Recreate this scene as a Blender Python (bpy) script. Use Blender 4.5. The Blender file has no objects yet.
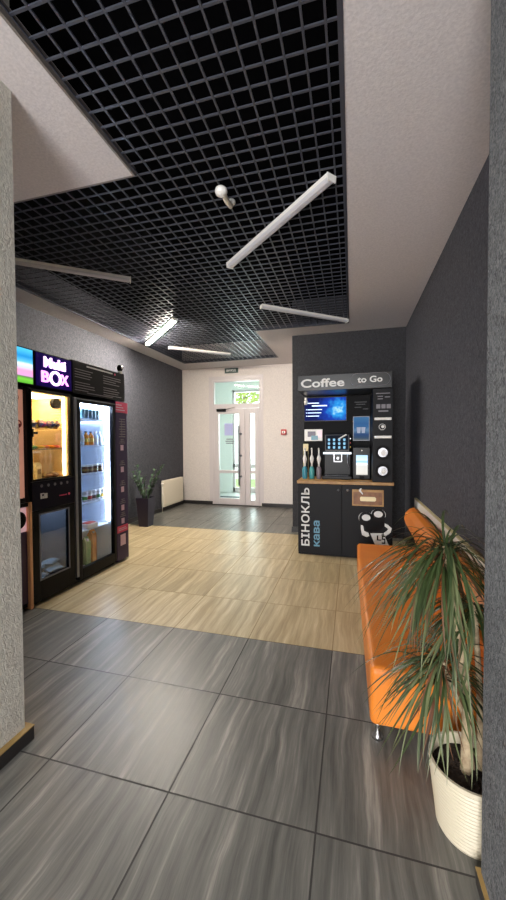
import bpy, bmesh, math, random
from mathutils import Vector, Matrix
random.seed(7)
S = bpy.context.scene
COL = S.collection
PI = math.pi

# ------------------------------------------------------------------ materials
def lin(c):
    return tuple(((v/255)/12.92 if v/255 <= .04045 else ((v/255+.055)/1.055)**2.4) for v in c) + (1.,)

def mat(name, rgb, rough=.5, metal=0., bump=None, vary=None, emit=None, spec=.5, coat=0.):
    m = bpy.data.materials.new(name); m.use_nodes = True
    nt = m.node_tree; b = nt.nodes['Principled BSDF']
    b.inputs['Base Color'].default_value = lin(rgb)
    b.inputs['Roughness'].default_value = rough
    b.inputs['Metallic'].default_value = metal
    b.inputs['Specular IOR Level'].default_value = spec
    b.inputs['Coat Weight'].default_value = coat
    tc = nt.nodes.new('ShaderNodeTexCoord')
    if vary:                                   # (scale, second colour, detail)
        n = nt.nodes.new('ShaderNodeTexNoise'); n.inputs['Scale'].default_value = vary[0]
        n.inputs['Detail'].default_value = 6
        r = nt.nodes.new('ShaderNodeValToRGB')
        r.color_ramp.elements[0].color = lin(rgb); r.color_ramp.elements[1].color = lin(vary[1])
        r.color_ramp.elements[0].position = .35; r.color_ramp.elements[1].position = .68
        nt.links.new(tc.outputs['Object'], n.inputs['Vector'])
        nt.links.new(n.outputs['Fac'], r.inputs['Fac'])
        nt.links.new(r.outputs['Color'], b.inputs['Base Color'])
    if bump:                                   # (scale, strength, distance)
        n = nt.nodes.new('ShaderNodeTexNoise'); n.inputs['Scale'].default_value = bump[0]
        n.inputs['Detail'].default_value = 4; n.inputs['Distortion'].default_value = .6
        bp = nt.nodes.new('ShaderNodeBump'); bp.inputs['Strength'].default_value = bump[1]
        bp.inputs['Distance'].default_value = bump[2]
        nt.links.new(tc.outputs['Object'], n.inputs['Vector'])
        nt.links.new(n.outputs['Fac'], bp.inputs['Height'])
        nt.links.new(bp.outputs['Normal'], b.inputs['Normal'])
    if emit:                                   # (rgb, strength)
        b.inputs['Emission Color'].default_value = lin(emit[0])
        b.inputs['Emission Strength'].default_value = emit[1]
    return m

def glass(name, tint, gloss=.12, rough=.02):
    m = bpy.data.materials.new(name); m.use_nodes = True
    nt = m.node_tree; nt.nodes.clear()
    o = nt.nodes.new('ShaderNodeOutputMaterial'); mx = nt.nodes.new('ShaderNodeMixShader')
    t = nt.nodes.new('ShaderNodeBsdfTransparent'); g = nt.nodes.new('ShaderNodeBsdfGlossy')
    t.inputs['Color'].default_value = lin(tint); g.inputs['Roughness'].default_value = rough
    lw = nt.nodes.new('ShaderNodeFresnel'); lw.inputs['IOR'].default_value = 1.45
    ad = nt.nodes.new('ShaderNodeMath'); ad.operation = 'MULTIPLY'; ad.inputs[1].default_value = gloss*8
    nt.links.new(lw.outputs[0], ad.inputs[0]); nt.links.new(ad.outputs[0], mx.inputs[0])
    nt.links.new(t.outputs[0], mx.inputs[1]); nt.links.new(g.outputs[0], mx.inputs[2])
    nt.links.new(mx.outputs[0], o.inputs[0])
    return m

def tile_mat(name, ox, oy, size, ramp, seam, rough, seamw=.0035, streak=(22., 1.1)):
    """Streaked porcelain tiles; veins run along Y, each tile offset by its own random number."""
    m = bpy.data.materials.new(name); m.use_nodes = True
    nt = m.node_tree; b = nt.nodes['Principled BSDF']; N = nt.nodes.new; L = nt.links.new
    def math_(op, a, bb=None):
        n = N('ShaderNodeMath'); n.operation = op
        for i, v in enumerate((a, bb)):
            if v is None: continue
            if isinstance(v, (int, float)): n.inputs[i].default_value = v
            else: L(v, n.inputs[i])
        return n.outputs[0]
    tc = N('ShaderNodeTexCoord'); sp = N('ShaderNodeSeparateXYZ'); L(tc.outputs['Object'], sp.inputs[0])
    u = math_('DIVIDE', math_('SUBTRACT', sp.outputs[0], ox), size)
    v = math_('DIVIDE', math_('SUBTRACT', sp.outputs[1], oy), size)
    iu = math_('FLOOR', u); iv = math_('FLOOR', v)
    fu = math_('FRACT', u); fv = math_('FRACT', v)
    cid = N('ShaderNodeCombineXYZ'); L(iu, cid.inputs[0]); L(iv, cid.inputs[1])
    wn = N('ShaderNodeTexWhiteNoise'); wn.noise_dimensions = '3D'; L(cid.outputs[0], wn.inputs['Vector'])
    # stretched vein coordinates
    off = math_('MULTIPLY', wn.outputs['Value'], 37.)
    warp = N('ShaderNodeTexNoise'); warp.inputs['Scale'].default_value = 2.2; L(tc.outputs['Object'], warp.inputs['Vector'])
    wx = math_('MULTIPLY', math_('SUBTRACT', warp.outputs['Fac'], .5), .07)
    vec = N('ShaderNodeCombineXYZ')
    L(math_('MULTIPLY', math_('ADD', sp.outputs[0], wx), streak[0]), vec.inputs[0])
    L(math_('MULTIPLY', sp.outputs[1], streak[1]), vec.inputs[1]); L(off, vec.inputs[2])
    n1 = N('ShaderNodeTexNoise'); n1.inputs['Scale'].default_value = 1.; n1.inputs['Detail'].default_value = 7
    n1.inputs['Roughness'].default_value = .70; L(vec.outputs[0], n1.inputs['Vector'])
    cr = N('ShaderNodeValToRGB'); e = cr.color_ramp.elements
    while len(e) < len(ramp): e.new(.5)
    for el, (p, c) in zip(e, ramp): el.position = p; el.color = lin(c)
    tone = math_('ADD', n1.outputs['Fac'], math_('MULTIPLY', math_('SUBTRACT', wn.outputs['Value'], .5), .05))
    L(tone, cr.inputs['Fac'])
    du = math_('MINIMUM', fu, math_('SUBTRACT', 1., fu)); dv = math_('MINIMUM', fv, math_('SUBTRACT', 1., fv))
    d = math_('MINIMUM', du, dv); line = math_('LESS_THAN', d, seamw/size)
    mx = N('ShaderNodeMix'); mx.data_type = 'RGBA'; L(line, mx.inputs[0])
    L(cr.outputs[0], mx.inputs[6]); mx.inputs[7].default_value = lin(seam)
    L(mx.outputs[2], b.inputs['Base Color'])
    rr = math_('ADD', math_('MULTIPLY', n1.outputs['Fac'], .22), rough-.11)
    L(math_('MAXIMUM', rr, math_('MULTIPLY', line, .8)), b.inputs['Roughness'])
    bp = N('ShaderNodeBump'); bp.inputs['Strength'].default_value = .25; bp.inputs['Distance'].default_value = .002
    L(math_('SUBTRACT', n1.outputs['Fac'], line), bp.inputs['Height']); L(bp.outputs['Normal'], b.inputs['Normal'])
    return m

def plaster(name, rgb, rgb2, scale, strength, rough=.8, wavy=False):
    m = bpy.data.materials.new(name); m.use_nodes = True
    nt = m.node_tree; b = nt.nodes['Principled BSDF']; N = nt.nodes.new; L = nt.links.new
    tc = N('ShaderNodeTexCoord')
    mp = N('ShaderNodeMapping'); L(tc.outputs['Object'], mp.inputs['Vector'])
    if wavy: mp.inputs['Scale'].default_value = (1, 1, .7)
    n = N('ShaderNodeTexNoise'); n.inputs['Scale'].default_value = scale; n.inputs['Detail'].default_value = 5
    n.inputs['Distortion'].default_value = 1.6 if wavy else .4; L(mp.outputs[0], n.inputs['Vector'])
    r = N('ShaderNodeValToRGB'); r.color_ramp.elements[0].color = lin(rgb); r.color_ramp.elements[1].color = lin(rgb2)
    r.color_ramp.elements[0].position = .36; r.color_ramp.elements[1].position = .66
    L(n.outputs['Fac'], r.inputs['Fac']); L(r.outputs[0], b.inputs['Base Color'])
    bp = N('ShaderNodeBump'); bp.inputs['Strength'].default_value = strength; bp.inputs['Distance'].default_value = .006
    L(n.outputs['Fac'], bp.inputs['Height']); L(bp.outputs[0], b.inputs['Normal'])
    b.inputs['Roughness'].default_value = rough
    b.inputs['Specular IOR Level'].default_value = .3
    return m

def bands(name, stops, axis, lo, hi, strength, noise=.0, nscale=4., rough=.3):
    """A lit screen or print: colour bands along one object axis, wobbled by noise."""
    m = bpy.data.materials.new(name); m.use_nodes = True
    nt = m.node_tree; b = nt.nodes['Principled BSDF']; N = nt.nodes.new; L = nt.links.new
    tc = N('ShaderNodeTexCoord'); sp = N('ShaderNodeSeparateXYZ'); L(tc.outputs['Object'], sp.inputs[0])
    mr = N('ShaderNodeMapRange'); mr.inputs[1].default_value = lo; mr.inputs[2].default_value = hi
    n = N('ShaderNodeTexNoise'); n.inputs['Scale'].default_value = nscale; n.inputs['Detail'].default_value = 3
    L(tc.outputs['Object'], n.inputs['Vector'])
    mu = N('ShaderNodeMath'); mu.operation = 'MULTIPLY_ADD'; mu.inputs[1].default_value = noise
    L(n.outputs['Fac'], mu.inputs[0]); L(sp.outputs[axis], mr.inputs[0]); L(mr.outputs[0], mu.inputs[2])
    r = N('ShaderNodeValToRGB'); e = r.color_ramp.elements
    while len(e) < len(stops): e.new(.5)
    for el, (p, c) in zip(e, stops): el.position = p; el.color = lin(c)
    L(mu.outputs[0], r.inputs['Fac'])
    L(r.outputs[0], b.inputs['Base Color']); b.inputs['Roughness'].default_value = rough
    if strength:
        L(r.outputs[0], b.inputs['Emission Color']); b.inputs['Emission Strength'].default_value = strength
        b.inputs['Base Color'].default_value = (0, 0, 0, 1)
        for l in list(b.inputs['Base Color'].links): nt.links.remove(l)
    return m

M = dict(
    ceil=plaster('white ceiling plaster', (192, 185, 185), (206, 199, 198), 75, .2),
    white=plaster('white wall paint', (206, 198, 194), (222, 214, 208), 70, .2),
    dark=plaster('graphite wall plaster', (56, 57, 65), (86, 87, 95), 46, .9, .75, True),
    darker=plaster('black grey wall plaster', (40, 40, 43), (58, 58, 62), 46, .8, .75, True),
    pale=plaster('pale grey plaster', (182, 178, 168), (210, 206, 194), 55, .8, .8, True),
    grey=plaster('grey plaster', (66, 68, 72), (126, 128, 130), 95, 1., .8, True),
    grid=mat('grid black paint', (66, 68, 78), .36, .25),
    void=mat('plenum black', (4, 4, 6), .95, spec=.05),
    trimgrey=mat('grid edge profile', (120, 112, 106), .45, .2),
    base=mat('dark skirting', (40, 38, 38), .4),
    tan=mat('tan skirting cap', (150, 122, 72), .5),
    black=mat('satin black', (15, 15, 18), .35, spec=.15),
    blackm=mat('matt black', (13, 13, 15), .6, spec=.15),
    blackg=mat('gloss black', (8, 8, 10), .3, spec=.15),
    char=mat('charcoal laminate', (23, 23, 26), .5, spec=.15, bump=(90, .1, .002)),
    chrome=mat('chrome', (215, 215, 220), .15, 1.),
    steel=mat('brushed steel', (165, 165, 170), .35, .9),
    alu=mat('grey aluminium', (120, 122, 130), .45, .4),
    whitep=mat('white plastic', (225, 222, 216), .35),
    lamp_off=mat('opal diffuser unlit', (196, 194, 198), .45),
    lamp_on=mat('opal diffuser lit', (255, 250, 225), .4, emit=((255, 244, 228), 350.)),
    orange=mat('orange leatherette', (206, 116, 36), .42, bump=(180, .12, .002), vary=(5, (214, 126, 44))),
    wood=mat('light wood edge', (176, 136, 80), .5, vary=(14, (150, 108, 60))),
    woodb=mat('brown wood', (140, 94, 56), .5, vary=(20, (112, 72, 42))),
    letter=mat('pale acrylic letters', (214, 212, 208), .35, emit=((214, 212, 208), .06)),
    cyanl=mat('light blue lettering', (96, 146, 170), .5),
    whitel=mat('white vinyl', (212, 212, 210), .5),
    greyl=mat('grey vinyl', (120, 116, 122), .5),
    pinkl=mat('pink vinyl', (206, 60, 100), .45),
    palepink=mat('pale pink vinyl', (206, 176, 200), .5),
    purpleback=mat('deep purple acrylic', (30, 10, 78), .2, emit=((30, 6, 100), .22)),
    neon=mat('neon lilac', (240, 200, 255), .4, emit=((236, 140, 240), 1.7)),
    neonw=mat('neon white', (255, 240, 255), .4, emit=((240, 190, 255), 2.2)),
    warmback=mat('warm cream lining', (232, 206, 158), .5, vary=(9, (220, 190, 138))),
    warmled=mat('warm led strip', (255, 240, 200), .4, emit=((255, 222, 160), 13.)),
    coolled=mat('cool led strip', (235, 245, 255), .4, emit=((216, 232, 255), 36.)),
    fridgeback=mat('white fridge lining', (214, 224, 238), .4),
    pinkwood=mat('pink wood lining', (226, 178, 156), .5, vary=(7, (212, 158, 134)), emit=((226, 160, 136), .25)),  # glow painted in by faint emission; the wood is no lamp
    redswirl=mat('dark red print', (150, 40, 40), .5),
    pane=glass('clear glass', (250, 252, 253), .025),
    panedark=glass('smoked glass', (206, 210, 218), .06),
    panedoor=glass('door glass', (246, 251, 250), .05),
    pvc=mat('white pvc', (204, 196, 197), .35),
    exitg=mat('dark green sign', (22, 58, 50), .4),
    red=mat('red plastic', (178, 36, 40), .4),
    pot=mat('ribbed white ceramic', (192, 182, 160), .45),
    soil=mat('potting soil', (34, 25, 20), .95, bump=(60, 1., .02), vary=(40, (60, 46, 36))),
    trunk=mat('ringed trunk', (176, 158, 128), .8, bump=(60, .8, .01), vary=(30, (138, 118, 92))),
    leafA=mat('dark green leaf', (34, 48, 25), .35, vary=(6, (60, 74, 40))),
    leafB=mat('green leaf with light edge', (62, 72, 42), .35, vary=(5, (104, 110, 74))),
    leafR=mat('reddish leaf', (74, 58, 36), .38, vary=(6, (120, 78, 56))),
    leafD=mat('deep green leaf', (40, 66, 46), .4, vary=(6, (92, 118, 88))),
    potd=mat('dark violet pot', (44, 38, 58), .4),
    radw=mat('radiator enamel', (226, 218, 200), .35),
    can=mat('dark teal can', (28, 58, 66), .3, .3),
    canw=mat('can top', (180, 186, 190), .3, .8),
    oj=mat('orange juice', (232, 140, 24), .25),
    water=mat('clear water bottle', (196, 214, 232), .15),
    cap=mat('dark bottle cap', (40, 60, 90), .4),
    brown=mat('chocolate dessert', (92, 56, 42), .5),
    lidw=mat('white lid', (226, 226, 226), .4),
    green=mat('green print', (76, 140, 60), .5),
    redp=mat('red print', (196, 64, 60), .5),
    yellow=mat('yellow print', (222, 180, 60), .5),
    cream=mat('cream paper', (238, 222, 178), .6),
    brownp=mat('brown wrapper', (110, 76, 60), .45),
    purple=mat('dark purple front', (52, 26, 66), .35),
    pinkfront=mat('pink white front', (236, 200, 206), .4, emit=((236, 190, 200), .25)),  # panel colour given a faint glow of its own by emission
    bluewrap=mat('pale blue film', (176, 204, 218), .25),
    tealp=mat('teal plastic', (52, 130, 150), .35),
    clearp=mat('milky plastic', (210, 210, 214), .3),
    bush=mat('garden leaves', (170, 186, 90), .6, vary=(7, (214, 220, 140))),
    grassy=mat('garden ground', (140, 150, 100), .9),
    vest=mat('pale vestibule paint', (224, 230, 224), .7),
    mat_=mat('grey door mat', (80, 84, 86), .9),
    board=mat('painted white board', (228, 225, 218), .5),
    boardedge=mat('raw board edge', (196, 184, 140), .6),
)

# ------------------------------------------------------------------ mesh helpers
ORIG = {}
class MB:
    def __init__(s): s.v = []; s.f = []
    def add(s, vs, fs):
        o = len(s.v); s.v += [tuple(v) for v in vs]; s.f += [tuple(i+o for i in f) for f in fs]; return s
    def box(s, x0, x1, y0, y1, z0, z1):
        v = [(x, y, z) for x in (x0, x1) for y in (y0, y1) for z in (z0, z1)]
        return s.add(v, [(0, 1, 3, 2), (4, 6, 7, 5), (0, 4, 5, 1), (2, 3, 7, 6), (0, 2, 6, 4), (1, 5, 7, 3)])
    def ring(s, rings, closed=True, caps=True):
        n = len(rings[0]); vs = [p for r in rings for p in r]; fs = []
        for i in range(len(rings)-1):
            for j in range(n if closed else n-1):
                k = (j+1) % n
                fs.append((i*n+j, i*n+k, (i+1)*n+k, (i+1)*n+j))
        if caps: fs += [tuple(range(n))[::-1], tuple(range((len(rings)-1)*n, len(rings)*n))]
        return s.add(vs, fs)
    def lathe(s, prof, c=(0, 0, 0), n=24, caps=True):
        return s.ring([[(c[0]+r*math.cos(2*PI*j/n), c[1]+r*math.sin(2*PI*j/n), c[2]+z) for j in range(n)] for r, z in prof], caps=caps)
    def tube(s, pts, rad, n=10):
        pts = [Vector(p) for p in pts]; rings = []
        for i, p in enumerate(pts):
            d = (pts[min(i+1, len(pts)-1)]-pts[max(i-1, 0)]).normalized()
            a = d.cross(Vector((0, 0, 1)) if abs(d.z) < .9 else Vector((1, 0, 0))).normalized(); b = d.cross(a)
            r = rad[i] if isinstance(rad, (list, tuple)) else rad
            rings.append([tuple(p+a*r*math.cos(2*PI*j/n)+b*r*math.sin(2*PI*j/n)) for j in range(n)])
        return s.ring(rings)
    def prism(s, poly, axis, a, b):
        """poly: 2D points; axis 0 -> (y,z), 1 -> (x,z), 2 -> (x,y)."""
        def P(p, t): return {0: (t, p[0], p[1]), 1: (p[0], t, p[1]), 2: (p[0], p[1], t)}[axis]
        return s.ring([[P(p, a) for p in poly], [P(p, b) for p in poly]])
    def disc(s, c, r, axis, t, n=24, r2=None):
        """short cylinder whose axis is x, y or z, from c to c+t along it"""
        u = [(math.cos(2*PI*j/n), math.sin(2*PI*j/n)) for j in range(n)]
        i0 = [k for k in range(3) if k != axis]
        rings = []
        for tt, rr in ((0, r), (t, r if r2 is None else r2)):
            ring = []
            for a, b in u:
                p = list(c); p[i0[0]] += a*rr; p[i0[1]] += b*rr; p[axis] += tt; ring.append(tuple(p))
            rings.append(ring)
        return s.ring(rings)
    def annulus(s, c, r0, r1, axis, t, n=28, sx=1., sy=1.):
        i0 = [k for k in range(3) if k != axis]; rings = []
        for tt, rr in ((0, r0), (0, r1), (t, r1), (t, r0), (0, r0)):
            ring = []
            for j in range(n):
                p = list(c); p[i0[0]] += math.cos(2*PI*j/n)*rr*sx; p[i0[1]] += math.sin(2*PI*j/n)*rr*sy; p[axis] += tt; ring.append(tuple(p))
            rings.append(ring)
        return s.ring(rings, caps=False)
    def build(s, name, m, parent=None, bevel=0., smooth=False, local=False, seg=2, sub=0):
        o0 = Vector((0, 0, 0))
        if parent is not None and not local: o0 = ORIG.get(parent.name, Vector((0, 0, 0)))
        me = bpy.data.meshes.new(name)
        me.from_pydata([tuple(Vector(v)-o0) for v in s.v], [], s.f)
        bm = bmesh.new(); bm.from_mesh(me)
        bmesh.ops.recalc_face_normals(bm, faces=bm.faces); bm.to_mesh(me); bm.free()
        o = bpy.data.objects.new(name, me); COL.objects.link(o)
        for mm in (m if isinstance(m, (list, tuple)) else [m]): me.materials.append(mm)
        if smooth:
            for p in me.polygons: p.use_smooth = True
        if bevel:
            bv = o.modifiers.new('bevel', 'BEVEL'); bv.width = bevel; bv.segments = seg; bv.limit_method = 'ANGLE'
            bv.angle_limit = math.radians(40)
        if sub:
            sb = o.modifiers.new('sub', 'SUBSURF'); sb.levels = sub; sb.render_levels = sub
        if parent is not None:
            o.parent = parent; ORIG[o.name] = o0
        else: ORIG[o.name] = Vector((0, 0, 0))
        return o

def tag(o, label, cat, group=None):
    o['label'] = label; o['category'] = cat
    if group: o['group'] = group
    return o
def thing(name, label, cat, loc, group=None, rz=0.):
    o = bpy.data.objects.new(name, None); COL.objects.link(o); o.empty_display_size = .1
    o.location = loc; o.rotation_euler = (0, 0, rz); ORIG[o.name] = Vector(loc)
    return tag(o, label, cat, group)
def struct(o, label=None):
    o['kind'] = 'structure'
    if label: o['label'] = label
    return o
def dup(root, loc, label, group=None, rz=None):
    r = root.copy(); COL.objects.link(r); r.location = loc; r['label'] = label
    if group: r['group'] = group
    if rz is not None: r.rotation_euler = (0, 0, rz)
    for ch in list(root.children):
        c = ch.copy(); COL.objects.link(c); c.parent = r
        for g in list(ch.children):
            d = g.copy(); COL.objects.link(d); d.parent = c
    return r

FACE_Y = Matrix(((1, 0, 0), (0, 0, -1), (0, 1, 0)))            # reads from -Y (columns ex, ey, ez)
FACE_X = Matrix(((0, 0, 1), (1, 0, 0), (0, 1, 0)))             # reads from +X
FACE_Y_UP = Matrix(((0, -1, 0), (0, 0, -1), (1, 0, 0)))        # turned 90 degrees, reads bottom to top
def text(name, s, width, height, loc, R, m, parent, ext=.003, spacing=1.):
    """Lettering whose lower left corner is at loc, fitted to width x height."""
    cu = bpy.data.curves.new(name, 'FONT'); cu.body = s; cu.extrude = ext; cu.space_character = spacing
    cu.resolution_u = 4; cu.offset = .02
    t = bpy.data.objects.new(name, cu); COL.objects.link(t)
    dg = bpy.context.evaluated_depsgraph_get(); dg.update()
    me = bpy.data.meshes.new_from_object(t.evaluated_get(dg)); bpy.data.objects.remove(t)
    xs = [v.co.x for v in me.vertices]; ys = [v.co.y for v in me.vertices]
    sx = width/(max(xs)-min(xs)); sy = height/(max(ys)-min(ys))
    o0 = ORIG.get(parent.name, Vector((0, 0, 0)))
    for v in me.vertices:
        v.co = R @ Vector(((v.co.x-min(xs))*sx, (v.co.y-min(ys))*sy, v.co.z)) + Vector(loc) - o0
    o = bpy.data.objects.new(name, me); COL.objects.link(o); me.materials.clear(); me.materials.append(m)
    o.parent = parent; ORIG[o.name] = o0
    return o

# ------------------------------------------------------------------ the setting
H = 3.09; XL = -3.78; XR = .76; YB = 7.68; YS = 5.68
fl = MB()
DARKF = tile_mat('dark streaked tiles', -1.3256, 1.31, .6,
                 [(.26, (58, 58, 56)), (.43, (88, 87, 83)), (.55, (106, 104, 99)), (.71, (150, 146, 138))], (50, 48, 46), .40)
WOODF = tile_mat('oak look tiles', -1.3256, 1.31, .6,
                 [(.26, (134, 116, 84)), (.43, (162, 144, 110)), (.55, (180, 163, 128)), (.72, (204, 190, 158))], (140, 122, 92), .36, streak=(20., 1.1))
YD = 2.51; YW = 5.51
for y0, y1 in ((-3.2, YD), (YD, YW), (YW, YB+.15)):
    fl.box(-4.0, 1.0, y0, y1, -.1, 0)
fo = fl.build('floor', [DARKF, WOODF])
for i, p in enumerate(fo.data.polygons): p.material_index = 1 if 6 <= i < 12 else 0
struct(fo, 'dark streaked floor tiles with a band of oak look tiles')

struct(MB().box(XL-.2, XL, 1.2, YB, 0, H+.6).build('wall_left', M['dark']), 'graphite textured wall behind the vending units')
struct(MB().box(XR, XR+.2, 1.1, YS+.1, 0, H+.6).build('wall_right', M['dark']), 'graphite textured wall behind the sofa')
bw = MB()
D0, D1, DT = -3.03, -1.915, 2.81
bw.box(XL, D0, YB, YB+.16, 0, H+.6).box(D1, -.7, YB, YB+.16, 0, H+.6).box(D0, D1, YB, YB+.16, DT, H+.6)
struct(bw.build('wall_back', M['white']), 'white end wall around the glazed door')
struct(MB().box(-.9, XR+.2, YS, YS+.2, 0, H+.6).build('wall_middle', M['darker']), 'graphite wall behind the coffee stand')
struct(MB().box(-.9, -.7, YS+.2, YB, 0, H+.6).build('wall_recess', M['white']))
struct(MB().box(XL, -1.52, 1.17, 1.36, 0, H+.6).build('wall_near_left', M['pale']))
struct(MB().box(-1.72, -1.52, -3.2, 1.17, 0, H+.6).build('wall_corridor_left', M['pale']), 'pale textured wall end beside the corridor')
struct(MB().box(.405, XR+.2, -3.2, 1.28, 0, H+.6).build('wall_corridor_right', M['grey']), 'grey textured wall end beside the corridor')

# ceilings: plaster panels around the open cell grid, all hung under a black void
GX0, GX1, GXL, GY1, GY2 = -1.29, -.034, -3.42, 5.27, 7.05
GXM, GYC = -1.39, 1.975
cz = H
ce = MB()
ce.box(XL, GX0, -3.2, GYC, cz-.022, cz+.05)
ce.box(GX1, XR, -3.2, YS, cz, cz+.05)
ce.box(XL, GXL, GYC, YB, cz, cz+.05)
ce.box(GXL, -.9, GY2, YB, cz, cz+.05)
ce.box(GXM, GX1, GY1, YS, cz, cz+.05).box(GXM, -.9, YS, GY2, cz, cz+.05)
struct(ce.build('ceiling', M['ceil']), 'white textured plaster ceiling around the dark grid')
struct(MB().box(XL-.2, XR+.2, -3.2, YB+.2, H+.55, H+.6).build('ceiling_upper_surface', M['void']))
regions = [(GX0, GX1, -3.2, GYC), (GXL, GX1, GYC, GY1), (GXL, GXM, GY1, GY2)]
PX, PY, W_, HG = .0905, .0875, .0095, .012
g = MB()
def spans(c, axis):
    out = []
    for x0, x1, y0, y1 in regions:
        if axis == 0 and x0 < c < x1: out.append((y0, y1))
        if axis == 1 and y0 < c < y1: out.append((x0, x1))
    out.sort(); m = []
    for a, b in out:
        if m and a <= m[-1][1]+1e-4: m[-1] = (m[-1][0], max(b, m[-1][1]))
        else: m.append((a, b))
    return m
k = -40
while True:
    x = -1.278 + k*PX; k += 1
    if x > GX1: break
    for a, b in spans(x, 0): g.box(x-W_/2, x+W_/2, a, b, cz+.004, cz+HG)
k = -60
while True:
    y = 1.231 + k*PY; k += 1
    if y > GY2: break
    for a, b in spans(y, 1): g.box(a, b, y-W_/2, y+W_/2, cz+.005, cz+HG)
struct(g.build('ceiling_panel', M['grid']), 'black open cell grid ceiling')
t = MB()
e = .022
tb = MB().box(GX0-.001, GX0+.012, -3.2, GYC+.012, cz-.022, cz+.03).box(GXL, GX0, GYC, GYC+.012, cz-.022, cz+.03)
struct(tb.build('trim_3', M['trimgrey']), 'pale edge profile of the plaster block')
t.box(GX1-e, GX1, -3.2, GY1, cz-.006, cz+.05).box(GXM, GX1-e, GY1-e, GY1, cz-.006, cz+.05)
t.box(GXM-e, GXM, GY1, GY2, cz-.006, cz+.05).box(GXL, GXM-e, GY2-e, GY2, cz-.006, cz+.05).box(GXL, GXL+e, GYC+e, GY2-e, cz-.006, cz+.05)
struct(t.build('trim_1', M['grid']), 'dark edge profile of the grid ceiling')

# skirtings
def skirt(name, boxes, cap=None):
    b = MB()
    for q in boxes: b.box(*q)
    o = struct(b.build(name, M['base']))
    if cap:
        c = MB()
        for q in cap: c.box(*q)
        struct(c.build(name.replace('baseboard', 'trim'), M['tan']))
skirt('baseboard_near_left', [(-1.52, -1.492, -3.2, 1.36, 0, .064), (XL, -1.492, 1.36, 1.385, 0, .064)],
      [(-1.52, -1.49, -3.2, 1.36, .064, .070), (XL, -1.49, 1.36, 1.387, .064, .070)])
skirt('baseboard_near_right', [(.393, .405, -3.2, 1.28, 0, .05), (.393, XR, 1.28, 1.292, 0, .05)],
      [(.392, .405, -3.2, 1.28, .05, .056), (.392, XR, 1.28, 1.293, .05, .056)])
skirt('baseboard_left', [(XL, XL+.015, 1.4, YB, 0, .08)])
skirt('baseboard_back', [(XL+.015, D0-.02, YB-.015, YB, 0, .08), (D1+.02, -.9, YB-.015, YB, 0, .08)])
skirt('baseboard_middle', [(-.915, XR, YS-.015, YS, 0, .08), (-.915, -.9, YS, YB-.015, 0, .08)])
skirt('baseboard_right', [(XR-.014, XR, 1.31, YS-.015, 0, .08)])

# glazed end door (structure): frame, transom light, main leaf, side leaf
dr = thing('door_1', 'white glazed end door with transom light and long pull bar', 'door', ((D0+D1)/2, YB, 0))
struct(dr); del dr['category']
y0, y1 = YB-.012, YB+.06
fr = MB()
fr.box(D0, D0+.035, y0, y1, 0, DT).box(D1-.035, D1, y0, y1, 0, DT).box(D0+.035, D1-.035, y0, y1, DT-.045, DT)
fr.box(D0+.035, D1-.035, y0, y1, 2.17, 2.275)
fr.box(D0+.035, D1-.035, y0, y1, 0, .02)
fr.build('door_frame', M['pvc'], dr, .006)
MB().box(D0+.035, D1-.035, YB+.02, YB+.03, 2.275, DT-.045).build('transom_pane', M['panedoor'], dr)
lf = MB(); a, b = D0+.04, -2.275; z0, z1 = .022, 2.165; gx0, gx1, gz0, gz1 = -2.885, -2.405, .16, 2.05
lf.box(a, gx0, y0-.012, y1-.01, z0, z1).box(gx1, b, y0-.012, y1-.01, z0, z1)
lf.box(gx0, gx1, y0-.012, y1-.01, z0, gz0).box(gx0, gx1, y0-.012, y1-.01, gz1, z1).box(gx0, gx1, y0-.012, y1-.01, .725, .79)
leaf = lf.build('door_leaf', M['pvc'], dr, .006)
MB().box(gx0, gx1, YB+.018, YB+.028, gz0, .725).box(gx0, gx1, YB+.018, YB+.028, .79, gz1).build('pane', M['panedoor'], leaf)
h_ = MB().tube([(-2.395, y0-.07, .46), (-2.395, y0-.07, 1.78)], .014, 12)
for z in (.66, 1.12, 1.6): h_.tube([(-2.395, y0-.07, z), (-2.36, y0-.01, z)], .011, 8).disc((-2.36, y0-.02, z), .024, 1, .01, 14)
h_.build('door_handle', M['alu'], leaf, smooth=True)
MB().box(-2.92, -2.70, y0-.06, y0-.012, 2.105, 2.16).build('door_closer', M['blackm'], leaf, .006)
MB().tube([(-2.72, y0-.05, 2.13), (-2.56, y0-.1, 2.17), (-2.50, y0-.02, 2.2)], .008, 8).build('closer_arm', M['steel'], leaf)
stk = MB().box(-2.76, -2.56, YB+.012, YB+.017, 1.57, 1.84).build('notice', mat('lilac notice', (178, 182, 226), .5), leaf)
lb = MB()
for z, w in ((1.475, .15), (1.43, .20), (1.385, .17)): lb.box(-2.64-w/2, -2.64+w/2, YB+.012, YB+.017, z, z+.022)
lb.build('lettering', M['greyl'], leaf)
sl = MB(); a, b = -2.27, D1-.04; sx0, sx1 = -2.155, -2.045
sl.box(a, sx0, y0, y1-.01, z0, z1).box(sx1, b, y0, y1-.01, z0, z1).box(sx0, sx1, y0, y1-.01, z0, .13).box(sx0, sx1, y0, y1-.01, 2.05, z1).box(sx0, sx1, y0, y1-.01, .725, .79)
side = sl.build('side_leaf', M['pvc'], dr, .006)
MB().box(sx0, sx1, YB+.018, YB+.028, .13, .725).box(sx0, sx1, YB+.018, YB+.028, .79, 2.05).build('pane', M['panedoor'], side)
MB().box(D0-.02, D1+.02, YB-.03, YB-.012, 0, .018).build('threshold', M['base'], dr)
struct(MB().box(D0-.09, D0-.002, YB-.008, YB, .08, DT+.002).box(D1+.002, D1+.06, YB-.008, YB, .08, DT+.002).box(D0-.09, D1+.06, YB-.008, YB, DT+.002, DT+.08).build('trim_2', M['pvc']))

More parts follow.
